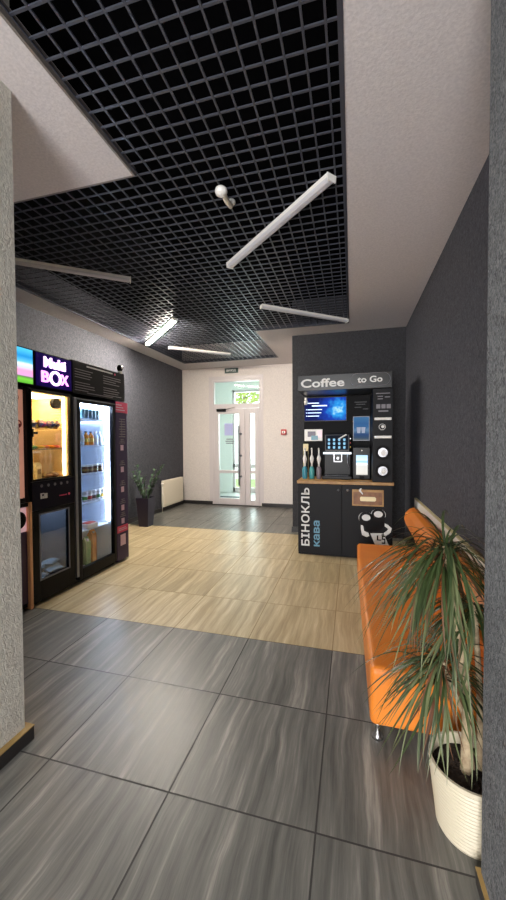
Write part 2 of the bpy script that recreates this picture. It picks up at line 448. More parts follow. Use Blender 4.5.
# vestibule and garden beyond the door
YV = 9.6
struct(MB().box(-4.4, -.6, YB+.15, YV+.3, -.1, 0).build('floor_vestibule', mat('pale vestibule tiles', (186, 188, 184), .3)))
v = MB().box(-4.4, -4.2, YB+.16, YV+.2, 0, 3.3).box(-1.0, -.8, YB+.16, YV+.2, 0, 3.3)
v.box(-4.2, -3.22, YV, YV+.2, 0, 3.3).box(-1.6, -1.0, YV, YV+.2, 0, 3.3).box(-3.22, -1.6, YV, YV+.2, 2.86, 3.3)
struct(v.build('wall_vestibule', M['vest']))
struct(MB().box(-4.2, -1.0, YB+.16, YV, 3.16, 3.3).build('ceiling_vestibule', M['vest']))
ow = thing('door_2', 'outer white glazed entrance beyond the inner door', 'door', (-2.4, YV+.1, 0)); struct(ow); del ow['category']
o_ = MB()
for x in (-3.22, -2.46, -1.66): o_.box(x, x+.06, YV+.06, YV+.12, 0, 2.86)
o_.box(-3.22, -1.6, YV+.06, YV+.12, 2.38, 2.48).box(-3.22, -1.6, YV+.06, YV+.12, 2.8, 2.86).box(-3.22, -1.6, YV+.06, YV+.12, .7, .8).box(-3.22, -1.6, YV+.06, YV+.12, 0, .14)
o_.build('door_frame', M['pvc'], ow, .005)
MB().box(-3.16, -1.66, YV+.085, YV+.095, .14, 2.8).build('pane', M['panedoor'], ow)
tag(MB().box(-3.5, -2.5, YB+.5, YB+1.2, 0, .012).build('door_mat', M['mat_']), 'grey mat on the vestibule floor behind the end door', 'mat')
struct(MB().box(-14, 9, YV+.31, 30, -.2, -.02).build('ground_garden', M['grassy']))
struct(MB().box(-9, 3, 13.2, 13.4, -.02, 2.7).build('wall_garden', M['white']), 'pale garden wall beyond the entrance')
def bush(c, r, seed, n=1600):
    rn = random.Random(seed); b = MB()
    for i in range(n):
        u = Vector((rn.gauss(0, 1), rn.gauss(0, 1), rn.gauss(0, 1))).normalized()*(rn.random()**.4)
        p = Vector(c)+Vector((u.x*r[0], u.y*r[1], u.z*r[2]))
        d = Vector((rn.gauss(0, 1), rn.gauss(0, 1), rn.gauss(0, .6))).normalized()*.16; s_ = d.cross(Vector((rn.random(), rn.random(), 1))).normalized()*.06
        b.add([p-d, p+s_, p+d, p-s_], [(0, 1, 2, 3)])
    return b
for i, (c, r) in enumerate([((-4.5, 15, 4.3), (1.3, 1.2, 1.5)), ((-1.9, 16.5, 4.6), (1.5, 1.2, 1.7))]):
    tr = thing('garden_tree', ['yellow-green tree in the garden, seen through the transom', 'second yellow-green tree in the garden behind the entrance'][i], 'tree', (c[0], c[1], -.02), 'garden trees')
    bush(c, r, i).build('foliage', M['bush'], tr)
    MB().tube([(c[0], c[1], -.02), (c[0]+.05, c[1], c[2])], [.11, .06], 8).build('trunk', M['trunk'], tr)

# ------------------------------------------------------------------ ceiling fittings
def lamp(p0, p1, label, lit=False):
    p0, p1 = Vector(p0), Vector(p1); L_ = (p1-p0).length; c = (p0+p1)/2
    r = thing('linear_lamp', label, 'lamp', c, 'linear lamps under the grid', math.atan2(p1.y-p0.y, p1.x-p0.x))
    hl = L_/2
    MB().prism([(-.036, .042), (.036, .042), (.032, .020), (-.032, .020)], 0, -hl, hl).build('housing', M['whitep'], r, local=True)
    MB().prism([(-.031, .020), (.031, .020), (.027, .008), (.015, 0), (-.015, 0), (-.027, .008)], 0, -hl+.008, hl-.008).build('diffuser', M['lamp_on'] if lit else M['lamp_off'], r, local=True)
    for s_ in (-1, 1):
        MB().prism([(-.038, .043), (.038, .043), (.032, -.002), (-.032, -.002)], 0, s_*hl, s_*(hl+.006)).build('end_cap', M['whitep'], r, local=True)
    return r
ZL = H-.040
def at(x, y):     # a point measured on the ceiling plane, brought down to the lamp's own height
    k = (ZL+.03-1.447)/(H-1.447); return (x*k, y*k, ZL)
lamp(at(-3.05, 2.55), at(-2.169, 3.252), 'unlit white batten lamp over the snack cabinet and its sign')
lamp(at(-1.096, 3.241), at(-.125, 2.345), 'unlit white batten lamp nearest the viewer, beside the motion sensor')
lamp(at(-1.058, 4.315), at(-.067, 5.155), 'unlit thin batten lamp above the coffee stand')
lamp(at(-3.301, 5.429), at(-2.299, 4.464), 'the only lit batten lamp, glowing yellowish white', True)
lamp(at(-3.083, 5.755), at(-2.225, 6.516), 'unlit thin batten lamp before the end door')

sn = thing('motion_sensor', 'small white swivel motion sensor under the dark grid', 'sensor', (-.79, 2.3, H))
MB().lathe([(.0, 0), (.028, 0), (.030, -.012), (.018, -.026), (.0, -.026)], (-.80, 2.40, H+.004), 18, False).build('mount', M['whitep'], sn, smooth=True)
MB().tube([(-.80, 2.40, H-.018), (-.80, 2.385, H-.04), (-.798, 2.33, H-.055), (-.797, 2.26, H-.06), (-.797, 2.21, H-.06)], [.014, .016, .017, .018, .018], 12).build('arm', M['radw'], sn, smooth=True)
MB().lathe([(.0, .024), (.022, .022), (.036, .010), (.040, -.006), (.032, -.024), (.014, -.033), (0, -.034)], (-.797, 2.19, H-.064), 20, False).build('head', M['whitep'], sn, smooth=True)

ex = thing('exit_sign', 'small dark green sign above the end door', 'sign', (-2.58, YB-.02, 2.93))
MB().box(-2.735, -2.42, YB-.022, YB, 2.955, 3.065).build('panel', M['exitg'], ex, .004)
text('lettering', 'ВИХІД', .22, .055, (-2.69, YB-.023, 2.982), FACE_Y, M['whitel'], ex, .002)

al = thing('fire_alarm_button', 'red fire alarm call point on the white end wall', 'alarm', (-1.40, YB, 1.63))
MB().box(-1.46, -1.345, YB-.05, YB, 1.575, 1.69).build('case', M['red'], al, .008)
MB().box(-1.437, -1.368, YB-.054, YB-.05, 1.603, 1.655).build('button_plate', M['whitep'], al, .003)
MB().disc((-1.4025, YB-.056, 1.629), .014, 1, -.005, 16).build('button', M['black'], al)

def radiator(name, label, x0, x1, ya, yb, za, zb, face):
    r = thing(name, label, 'radiator', ((x0+x1)/2, (ya+yb)/2, za))
    MB().box(x0+.012, x1-.012, ya, yb, za, zb).build('panel', M['radw'], r, .012)
    gr = MB(); n = 22
    fx = x1-.012 if face > 0 else x0+.012
    for i in range(n):
        y = ya+.03+(yb-ya-.06)*i/(n-1)
        gr.box(min(fx, fx+face*.006), max(fx, fx+face*.006), y-.009, y+.009, za+.03, zb-.03)
    gr.build('rib', M['radw'], r, .003)
    gl = MB().box(x0+.015, x1-.015, ya+.01, yb-.01, zb-.002, zb+.001)
    for i in range(12):
        y = ya+.04+(yb-ya-.1)*i/11; gl.box(x0+.02, x1-.02, y, y+.02, zb, zb+.004)
    gl.build('top_grille', M['radw'], r)
    vx = x0-.0 if face < 0 else x1
    MB().disc(((x0+x1)/2, ya-.045, zb-.06), .018, 1, .05, 12).tube([((x0+x1)/2, ya-.02, zb-.06), ((x0+x1)/2, ya-.02, .0)], .008, 8).build('valve', M['whitep'], r, smooth=True)
    return r
radiator('radiator', 'white panel radiator under the dark wall beside the end door', XL+.025, XL+.115, 6.6, 7.47, .1, .64, 1)
radiator('radiator', 'cream radiator edge showing past the graphite wall corner', -1.03, -.925, 6.45, 7.2, .12, .68, -1)

# ------------------------------------------------------------------ vending row
XF, XBk = -2.66, -3.5
GV = 'vending row against the dark wall'
# (a) self service coffee unit, mostly behind the pale wall end
cu_ = thing('coffee_kiosk', 'pinkish wood self-service unit half hidden behind the pale wall end', 'kiosk', (-3.05, 2.1, 0), GV)
MB().box(XBk, XF-.02, 1.75, 1.77, .03, 1.92).box(XBk, XBk+.02, 1.77, 2.45, .03, 1.92).box(XBk, XF-.02, 1.77, 2.45, 1.89, 1.92).box(XBk, XF-.02, 1.77, 2.45, .03, .06).build('body', M['blackm'], cu_)
bp_ = MB().box(XBk+.02, -2.70, 1.77, 2.462, .93, 1.89).build('back_panel', M['pinkwood'], cu_)
for cy, cz_ in ((2.385, 1.82), (2.372, 1.75), (2.41, 1.60), (2.39, 1.54), (2.12, 1.7), (2.1, 1.5)):
    MB().annulus((-2.699, cy, cz_), .024, .034, 0, .004, 20).disc((-2.699, cy+.012, cz_-.01), .012, 0, .004, 12).build('print', M['redswirl'], bp_)
MB().box(XBk+.02, XF-.005, 1.77, 2.464, .895, .93).build('counter', M['black'], cu_, .004)
fp = MB().box(-2.72, XF-.025, 1.77, 2.465, .68, .89).build('front_panel', M['pinkfront'], cu_, .01)
MB().annulus((XF-.024, 2.375, .79), .045, .075, 0, .008, 28).build('ring', M['blackg'], fp)
MB().disc((XF-.025, 2.375, .79), .045, 0, .004, 24).build('hole', M['blackm'], fp)
MB().box(-2.74, XF-.025, 1.77, 2.465, .05, .675).build('lower_door', M['purple'], cu_, .005)
MB().box(XBk, XF, 2.468, 2.496, .0, .93).build('side_trim', mat('light beech side', (226, 170, 124), .45), cu_, .004)
MB().box(XBk, XF-.01, 2.468, 2.496, .93, 1.92).build('side_post', M['blackm'], cu_)
for i, (y, w) in enumerate(((2.40, .10),)):
    tr = thing('cup_tray', 'dark tray on the counter of the pinkish self-service unit', 'tray', (-2.68, y, .93))
    MB().box(-2.695, -2.672, y-w, y+.045, .931, .945).box(-2.675, -2.672, y-w, y+.045, .945, .972).box(-2.695, -2.672, y+.04, y+.045, .945, .972).build('tray', M['black'], tr, .003)
    MB().box(-2.693, -2.676, y-w+.02, y+.035, .945, .966).build('cup_stack', M['greyl'], tr, .004)

# (b) snack cabinet with lit shelves above and a glazed locker below
sc_ = thing('snack_cabinet', 'black snack cabinet with warm lit shelves and a glazed lower locker', 'cabinet', (-3.05, 2.745, 0), GV)
ya, yb = 2.5, 2.992
bd = MB()
bd.box(XBk, XF-.03, ya, ya+.018, .03, 1.92).box(XBk, XF-.03, yb-.03, yb, .03, 1.92).box(XBk, XBk+.02, ya+.018, yb-.03, .03, 1.92)
bd.box(XBk+.02, XF-.03, ya+.018, yb-.03, 1.895, 1.92).box(XBk+.02, XF-.03, ya+.018, yb-.03, .84, 1.10).box(XBk+.02, XF-.03, ya+.018, yb-.03, .03, .2)
bd.build('body', M['blackm'], sc_)
MB().box(-3.14, -3.12, ya+.018, yb-.03, 1.10, 1.895).box(-3.12, XF-.035, yb-.036, yb-.03, 1.10, 1.895).box(-3.12, XF-.035, ya+.018, ya+.024, 1.10, 1.895).box(-3.12, XF-.035, ya+.024, yb-.036, 1.885, 1.895).box(-3.12, XF-.035, ya+.024, yb-.036, 1.10, 1.108).build('lining', M['warmback'], sc_)
MB().box(-2.75, -2.725, yb-.046, yb-.036, 1.12, 1.88).build('led_strip', M['warmled'], sc_, .003)
MB().box(-3.05, -2.75, ya+.06, yb-.06, 1.876, 1.885).build('top_light', M['warmled'], sc_)
MB().box(XF-.050, XF-.036, ya+.024, ya+.030, 1.12, 1.88).build('led_strip', M['warmled'], sc_)  # unseen strip behind the door frame, added to brighten the shelf goods
for z in (1.57, 1.375):
    MB().box(-3.11, XF-.06, ya+.026, yb-.05, z, z+.008).build('shelf', M['panedark'], sc_)
ud = MB()
ud.box(XF-.03, XF, ya, ya+.016, 1.10, 1.905).box(XF-.03, XF, yb-.036, yb, 1.10, 1.905).box(XF-.03, XF, ya+.016, yb-.036, 1.885, 1.905).box(XF-.03, XF, ya+.016, yb-.036, 1.10, 1.118)
d1 = ud.build('upper_door', M['black'], sc_, .003)
MB().box(XF-.018, XF-.012, ya+.016, yb-.036, 1.118, 1.885).build('pane', M['pane'], d1)
MB().box(XF, XF+.012, ya+.004, ya+.018, 1.49, 1.56).box(XF, XF+.012, ya+.018, ya+.06, 1.515, 1.535).build('latch', M['blackm'], d1)
MB().disc((XF-.01, yb-.05, 1.235), .012, 0, .02, 14).build('lock', M['blackm'], d1)
cp = MB().box(XF-.03, XF, ya, yb, .845, 1.098).build('control_panel', mat('dark violet panel', (20, 18, 32), .3, spec=.2), sc_, .003)
for i in range(5): MB().annulus((XF, 2.60+i*.075, 1.055), .009, .014, 0, .002, 14).box(XF, XF+.002, 2.594+i*.075, 2.606+i*.075, 1.047, 1.062).build('icon', M['greyl'], cp)
MB().box(XF, XF+.002, 2.585, 2.60, .94, .99).box(XF, XF+.002, 2.60, 2.625, .98, .99).box(XF, XF+.002, 2.625, 2.66, .94, .985).box(XF, XF+.002, 2.605, 2.62, .94, .965).build('badge', M['whitel'], cp)
MB().box(XF, XF+.002, 2.80, 2.89, .935, .945).disc((XF, 2.92, .942), .013, 0, .003, 14).build('payment_mark', M['pinkl'], cp)
ld = MB(); lz0, lz1, ly0, ly1 = .225, .80, 2.575, 2.905
ld.box(XF-.03, XF, ya, ly0, .03, .84).box(XF-.03, XF, ly1, yb, .03, .84).box(XF-.03, XF, ly0, ly1, .03, lz0).box(XF-.03, XF, ly0, ly1, lz1, .84)
d2 = ld.build('lower_door', M['black'], sc_, .003)
MB().box(XF-.016, XF-.01, ly0, ly1, lz0, lz1).build('pane', M['panedark'], d2)
fr_ = MB().box(XF, XF+.004, ly0-.012, ly0, lz0-.012, lz1+.012).box(XF, XF+.004, ly1, ly1+.012, lz0-.012, lz1+.012).box(XF, XF+.004, ly0, ly1, lz1, lz1+.012).box(XF, XF+.004, ly0, ly1, lz0-.012, lz0)
fr_.build('bezel', M['alu'], d2)
MB().box(-3.12, -3.1, ya+.03, yb-.04, .2, .84).box(-3.1, XF-.035, yb-.036, yb-.03, .2, .84).box(-3.1, XF-.035, ya+.018, ya+.024, .2, .84).build('locker_lining', mat('steel grey lining', (150, 152, 160), .35, .4), sc_)
MB().box(-3.05, -2.75, ya+.06, yb-.06, .832, .838).build('added_locker_light', mat('cool added locker light', (220, 230, 240), .4, emit=((200, 222, 240), 5.)), sc_)  # added glowing plate that lights the locker; not a fitted lamp
fan = MB().disc((-2.80, 2.90, 1.82), .052, 0, .035, 20).annulus((-2.765, 2.90, 1.82), .036, .052, 0, .006, 20)
for i in range(4): fan.box(-2.762, -2.757, 2.90-.046, 2.90+.046, 1.80+i*.012, 1.804+i*.012)
fan.build('spotlight', M['blackm'], sc_)

def flat_pack(name, label, cat, c, sx, sy, sz, m, group, rz=0., m2=None):
    """pillow shaped wrapped snack with crimped ends"""
    r = thing(name, label, cat, c, group, rz)
    rings = []
    for t_, w, h in ((-1, .9, .05), (-.86, .95, .12), (-.6, .92, .85), (0, .95, 1.), (.6, .92, .85), (.86, .95, .12), (1, .9, .05)):
        rings.append([(t_*sx*.5, w*sy*.5*math.cos(2*PI*j/12), sz*.5+h*sz*.5*math.sin(2*PI*j/12)) for j in range(12)])
    MB().ring(rings).build('wrapper', m, r, local=True, smooth=True)
    if m2: MB().ring([[(t_*sx, (w*sy)*.5*math.cos(2*PI*j/12), sz*.5+h*sz*.53*math.sin(2*PI*j/12)) for j in range(12)] for t_, w, h in ((-.2, .94, .97), (0, .96, 1.), (.2, .94, .97))]).build('band', m2, r, local=True, smooth=True)
    return r
cols = ['brownp', 'purple', 'brown', 'redp', 'brownp', 'cap', 'brown']
cn = dict(brownp='brown', purple='purple', brown='dark brown', redp='red', cap='navy', green='green', oj='orange', yellow='yellow')
posn = ['at the front of', 'second from the front on', 'third from the front on', 'fourth from the front on', 'fifth from the front on', 'sixth from the front on', 'at the back of']
for i in range(7):
    flat_pack('snack_bar', f'{cn[cols[i]]} snack bar {posn[6-i]} the upper glass shelf', 'snack', (-2.78-.012*(i % 2), 2.565+i*.054, 1.578), .13, .05, .075, M[cols[i]], 'snack bars on the upper shelf', rz=.15*(i % 3-1), m2=M['cream'] if i % 2 else M['yellow'])
cols = ['green', 'green', 'yellow', 'redp', 'oj', 'redp']
for i in range(6):
    flat_pack('candy_packet', f'{cn[cols[i]]} candy packet {posn[5-i] if i else "nearest the latch on"} the lower glass shelf', 'candy', (-2.79-.012*(i % 2), 2.57+i*.064, 1.383), .14, .058, .035, M[cols[i]], 'candy packets on the lower shelf', rz=.2*(i % 3-1))
for i, (y, h) in enumerate(((2.585, .165), (2.675, .15))):
    r = thing('paper_bag', ['taller cream paper bag beside the latch side of the cabinet floor', 'shorter cream paper bag in the middle of the cabinet floor'][i], 'bag', (-2.80, y, 1.108), 'paper bags in the snack cabinet', .1)
    MB().ring([[(-.035, -.035, 0), (.035, -.035, 0), (.035, .035, 0), (-.035, .035, 0)], [(-.036, -.038, h*.8), (.034, -.038, h*.8), (.034, .038, h*.8), (-.036, .038, h*.8)], [(-.012, -.036, h), (.010, -.036, h), (.010, .036, h), (-.012, .036, h)]]).build('bag', M['cream'], r, local=True)
    MB().box(.036, .038, -.02, .02, h*.3, h*.6).build('label_patch', M['tan'], r, local=True)
for i, y in enumerate((2.77, 2.85)):
    flat_pack('pastry', ['brown wrapped pastry beside the shorter paper bag', 'brown wrapped pastry beside the warm led strip'][i], 'pastry', (-2.78, y, 1.108), .12, .07, .05, M['brownp'], 'pastries on the cabinet floor', m2=M['tan'])
for i in range(6):
    flat_pack('film_packet', ['pale blue packet at the bottom front of the locker heap', 'pale blue packet beside the hinge in the locker heap', 'pale blue packet lying across the locker heap', 'pale blue packet at the bottom middle of the locker', 'pale blue packet topping the locker heap', 'pale blue packet leaning on the locker wall'][i], 'packet', [(-2.76, 2.63, .2), (-2.76, 2.83, .2), (-2.86, 2.70, .245), (-2.88, 2.90, .2), (-2.84, 2.86, .25), (-2.97, 2.78, .2)][i], .16, .13, .055, M['bluewrap'], 'film packets in the glazed locker', rz=[.3, 1.2, .8, .1, 1.9, .6][i])

# (c) glass door fridge
fg = thing('drinks_fridge', 'tall dark glass-door drinks fridge with white lit interior', 'fridge', (-3.05, 3.33, 0), GV)
ya, yb = 3.03, 3.655
bd = MB().box(XBk, XF-.05, ya, ya+.025, .0, 1.9).box(XBk, XF-.05, yb-.025, yb, .0, 1.9).box(XBk, XBk+.03, ya+.025, yb-.025, 0, 1.9).box(XBk+.03, XF-.05, ya+.025, yb-.025, 1.87, 1.9).box(XBk+.03, XF-.05, ya+.025, yb-.025, 0, .10)
bd.build('body', M['black'], fg)
MB().box(-3.30, -3.28, ya+.026, yb-.026, .10, 1.87).box(-3.28, XF-.055, ya+.026, ya+.032, .10, 1.87).box(-3.28, XF-.055, yb-.032, yb-.026, .10, 1.87).box(-3.28, XF-.055, ya+.032, yb-.032, 1.862, 1.87).box(-3.28, XF-.055, ya+.032, yb-.032, .10, .108).build('lining', M['fridgeback'], fg)
MB().box(-2.765, -2.735, yb-.046, yb-.032, .53, 1.85).build('led_strip', M['coolled'], fg, .004)
MB().box(-3.2, -2.78, ya+.06, yb-.06, 1.855, 1.862).build('top_light', M['coolled'], fg)
SH = (1.695, 1.41, 1.105, .79, .50)
for z in SH:
    s_ = MB().box(-3.27, -2.74, ya+.034, yb-.05, z-.012, z)
    s_.build('shelf', M['fridgeback'], fg)
dd = MB(); gy0, gy1, gz0, gz1 = 3.095, 3.612, .145, 1.845
dd.box(XF-.05, XF, ya+.012, gy0, .04, 1.89).box(XF-.05, XF, gy1, yb, .04, 1.89).box(XF-.05, XF, gy0, gy1, gz1, 1.89).box(XF-.05, XF, gy0, gy1, .04, gz0)
d3 = dd.build('door', M['black'], fg, .006)
MB().box(XF-.028, XF-.018, gy0, gy1, gz0, gz1).build('pane', M['pane'], d3)
MB().box(XF-.02, XF+.008, 3.0, 3.036, .08, 1.89).build('hinge_rail', M['alu'], fg, .004)
MB().box(XF-.01, XF+.002, ya+.02, yb, 1.875, 1.885).build('top_strip', M['alu'], d3)

GC = 'cans on the top fridge shelf'
ord5 = ['nearest the hinge', 'second from the hinge', 'third from the hinge', 'fourth from the hinge', 'nearest the led strip']
p = thing('drink_can', 'dark teal drink can on the top fridge shelf, '+ord5[0], 'can', (-2.80, 3.285, SH[0]), GC)
MB().lathe([(0, 0), (.022, 0), (.026, .006), (.026, .098), (.021, .108), (0, .108)], n=18, caps=False).build('body', M['can'], p, local=True, smooth=True)
MB().lathe([(.0, .108), (.021, .108), (.021, .111), (0, .1095)], n=18, caps=False).build('lid', M['canw'], p, local=True)
for i in range(1, 5): dup(p, (-2.80, 3.285+i*.058, SH[0]), 'dark teal drink can on the top fridge shelf, '+ord5[i])
def bottle(name, label, c, m, mc, group, hh=.15, r_=.031):
    r = thing(name, label, 'bottle', c, group)
    MB().lathe([(0, 0), (r_*.9, 0), (r_, .008), (r_, hh*.6), (r_*.8, hh*.72), (r_*.42, hh*.84), (r_*.42, hh*.92), (0, hh*.92)], n=18, caps=False).build('body', m, r, local=True, smooth=True)
    MB().lathe([(0, hh*.9), (r_*.5, hh*.9), (r_*.5, hh), (0, hh)], n=14, caps=False).build('bottle_cap', mc, r, local=True)
    MB().lathe([(r_+.0008, hh*.22), (r_+.0008, hh*.5)], n=18, caps=False).build('bottle_label', M['whitel'] if m is M['water'] else M['yellow'], r, local=True)
    return r
b0 = bottle('juice_bottle', 'orange juice bottle on the second fridge shelf, nearest the hinge', (-2.80, 3.335, SH[1]), M['oj'], M['cap'], 'juice bottles')
dup(b0, (-2.80, 3.41, SH[1]), 'orange juice bottle on the second fridge shelf, beside the clear bottles')
b1 = bottle('water_bottle', 'clear water bottle beside the orange juice bottles', (-2.80, 3.483, SH[1]), M['water'], M['lidw'], 'clear water bottles')
dup(b1, (-2.80, 3.55, SH[1]), 'clear water bottle beside the cool led strip')
dup(b1, (-2.80, 3.262, SH[1]), 'clear water bottle nearest the hinge, left of the juice')
o4 = ['nearest the hinge', 'second from the hinge', 'third from the hinge', 'nearest the led strip']
p = thing('dessert_jar', 'chocolate dessert jar on the third fridge shelf, '+o4[0], 'dessert', (-2.80, 3.31, SH[2]), 'dessert jars')
MB().lathe([(0, 0), (.030, 0), (.034, .01), (.034, .07), (0, .07)], n=18, caps=False).build('jar', M['brown'], p, local=True, smooth=True)
MB().lathe([(0, .07), (.036, .07), (.036, .088), (0, .09)], n=18, caps=False).build('lid', M['lidw'], p, local=True)
MB().lathe([(.0348, .02), (.0348, .045)], n=18, caps=False).build('jar_label', M['tan'], p, local=True)
for i in range(1, 4): dup(p, (-2.80, 3.31+i*.078, SH[2]), 'chocolate dessert jar on the third fridge shelf, '+o4[i])
for i in range(5):
    m2 = [M['green'], M['redp'], M['brown'], M['green'], M['yellow']][i]
    p = thing('yogurt_cup', ['green', 'red', 'brown', 'green', 'yellow'][i]+' banded yogurt cup on the fourth fridge shelf, '+ord5[i], 'yogurt', (-2.80, 3.30+i*.07, SH[3]), 'yogurt cups')
    MB().lathe([(0, 0), (.024, 0), (.031, .085), (0, .085)], n=18, caps=False).build('cup', M['lidw'], p, local=True, smooth=True)
    MB().lathe([(.0266, .022), (.0298, .06)], n=18, caps=False).build('band', m2, p, local=True, smooth=True)
    MB().lathe([(0, .085), (.033, .085), (.033, .09), (.028, .115), (0, .118)], n=18, caps=False).build('lid', M['clearp'], p, local=True, smooth=True)
pk = thing('sandwich_pack', 'flat orange and white sandwich pack on the lowest fridge shelf', 'sandwich', (-2.80, 3.35, SH[4]))
MB().box(-2.86, -2.74, 3.27, 3.44, SH[4], SH[4]+.05).build('tray', M['lidw'], pk, .008)
MB().box(-2.845, -2.755, 3.29, 3.42, SH[4]+.05, SH[4]+.058).build('cover', M['redp'], pk, .004)
for i, (y, m, lb_) in enumerate(((3.305, 'green', 'green drink carton on the fridge floor'), (3.40, 'oj', 'tall orange drink carton on the fridge floor'))):
    hh = (.30, .37)[i]
    p = thing('drink_carton', lb_, 'carton', (-2.80, y, .108), 'drink cartons')
    MB().ring([[(-.035, -.035, 0), (.035, -.035, 0), (.035, .035, 0), (-.035, .035, 0)], [(-.035, -.035, hh*.82), (.035, -.035, hh*.82), (.035, .035, hh*.82), (-.035, .035, hh*.82)], [(-.006, -.035, hh*.95), (.006, -.035, hh*.95), (.006, .035, hh*.95), (-.006, .035, hh*.95)], [(-.005, -.035, hh), (.005, -.035, hh), (.005, .035, hh), (-.005, .035, hh)]]).build('carton', M[m], p, local=True)
    MB().disc((.02, 0, hh*.86), .012, 2, .02, 12).build('carton_cap', M['lidw'], p, local=True)

# (d) info panel beside the fridge
ip = thing('info_panel', 'narrow dark violet panel with pink bands and QR squares beside the fridge', 'panel', (-2.66, 3.77, 0), GV)
ya, yb = 3.662, 3.885
MB().box(-3.45, XF, ya, yb, .02, 1.92).build('panel', mat('dark violet laminate', (60, 46, 82), .35, spec=.2), ip, .005)
MB().box(XF, XF+.003, ya, yb+.004, 1.79, 1.915).build('band', M['pinkl'], ip)
MB().box(XF, XF+.003, ya, yb-.02, .36, .44).build('band', M['pinkl'], ip)
for i, z in enumerate((1.34, 1.08, .84, .62, .46)):
    MB().box(XF, XF+.003, 3.745, 3.80, z, z+.065).build('square_sticker', M['palepink'], ip)
    tx = MB()
    for q in range(3): tx.box(XF, XF+.003, 3.72+.012*q, 3.83-.012*q, z+.085+q*.022, z+.092+q*.022)
    tx.box(XF, XF+.001, 3.77, 3.776, z+.085, z+.136).build('fine_print', M['greyl'], ip)
tx = MB().box(XF, XF+.001, 3.77, 3.776, 1.50, 1.718)
for q in range(8): tx.box(XF, XF+.003, 3.72+.01*(q % 3), 3.84, 1.50+q*.03, 1.508+q*.03)
tx.build('fine_print', M['greyl'], ip)
MB().box(XF, XF+.003, 3.72, 3.82, .20, .33).build('white_sticker', M['palepink'], ip)
mk = MB()
for q in range(3): mk.box(XF+.003, XF+.005, ya, ya+.17-.03*q, 1.815+q*.03, 1.825+q*.03)
mk.box(XF+.003, XF+.005, ya+.02, yb-.04, .385, .393).box(XF+.003, XF+.005, ya+.02, yb-.06, .405, .413)
mk.build('band_print', M['palepink'], ip)

# headers over the row
TOP0, TOP1 = 1.935, 2.25
sv = thing('tv_screen', 'lit screen showing blue sky, pink haze and green grass over the kiosk', 'screen', (-2.9, 2.1, TOP0), GV)
MB().box(-3.3, XF-.012, 1.7, 2.556, TOP0, TOP1).build('housing', M['blackm'], sv, .004)
MB().box(XF-.012, XF-.006, 1.72, 2.538, TOP0+.012, TOP1-.012).build('display', bands('sky and grass picture', [(0, (70, 150, 40)), (.16, (110, 190, 60)), (.24, (90, 120, 70)), (.27, (206, 150, 200)), (.42, (244, 150, 190)), (.52, (186, 206, 226)), (.60, (220, 228, 236)), (.66, (90, 184, 226)), (.82, (24, 132, 196)), (1., (70, 180, 226))], 2, .012, .30, 1.05, .10, 5.), sv)
ns = thing('neon_sign', 'dark violet sign with glowing lilac lettering over the snack cabinet', 'sign', (-2.9, 2.78, TOP0), GV)
MB().box(-3.3, XF-.012, 2.562, 2.995, TOP0, TOP1).build('housing', M['blackm'], ns, .004)
MB().box(XF-.012, XF-.006, 2.574, 2.985, TOP0+.012, TOP1-.012).build('face', M['purpleback'], ns)
text('lettering', 'Multi', .25, .095, (XF-.002, 2.655, 2.12), FACE_X, M['neonw'], ns, .006)
text('lettering', 'B', .085, .10, (XF-.002, 2.625, 1.985), FACE_X, M['neon'], ns, .006)
text('lettering', 'X', .095, .10, (XF-.002, 2.845, 1.985), FACE_X, M['neon'], ns, .006)
MB().annulus((XF-.004, 2.782, 2.035), .045, .068, 0, .008, 30).build('glowing_ring', M['neonw'], ns)
mb = thing('menu_board', 'black menu board with small pale print above the drinks fridge', 'menu', (-2.9, 3.42, TOP0), GV)
MB().box(-3.3, XF-.006, 3.0, 3.85, 1.93, 2.262).build('panel', mat('menu black', (18, 14, 18), .4, spec=.15), mb, .003)
ln = MB(); tl = MB(); rn = random.Random(3)
for c0, c1 in ((3.03, 3.32), (3.46, 3.80)):
    for q in range(9):
        if q == 4: continue
        z = 2.175-q*.026
        ln.box(XF-.006, XF-.004, c0, c1-rn.random()*.12, z, z+.007)
ln.box(XF-.006, XF-.004, 3.2, 3.62, 1.95, 1.958)
tl.box(XF-.006, XF-.003, 3.20, 3.62, 2.222, 2.236)
ln.build('menu_line', M['greyl'], mb); tl.build('heading', M['whitel'], mb)
MB().disc((XF-.006, 3.665, 2.226), .012, 0, .004, 14).build('heading_mark', M['pinkl'], mb)
cm = thing('security_camera', 'small black and white camera on top of the menu board', 'camera', (-2.68, 3.80, 2.262))
MB().lathe([(0, 0), (.024, 0), (.024, .02), (.016, .03), (0, .03)], (-2.69, 3.80, 2.262), 16, False).build('base', M['whitep'], cm, smooth=True)
MB().lathe([(0, .028), (.02, .03), (.034, .05), (.036, .075), (.026, .098), (0, .105)], (-2.69, 3.80, 2.262), 18, False).build('head', M['blackg'], cm, smooth=True)
MB().disc((-2.658, 3.79, 2.33), .014, 0, .006, 14).build('lens', M['chrome'], cm)

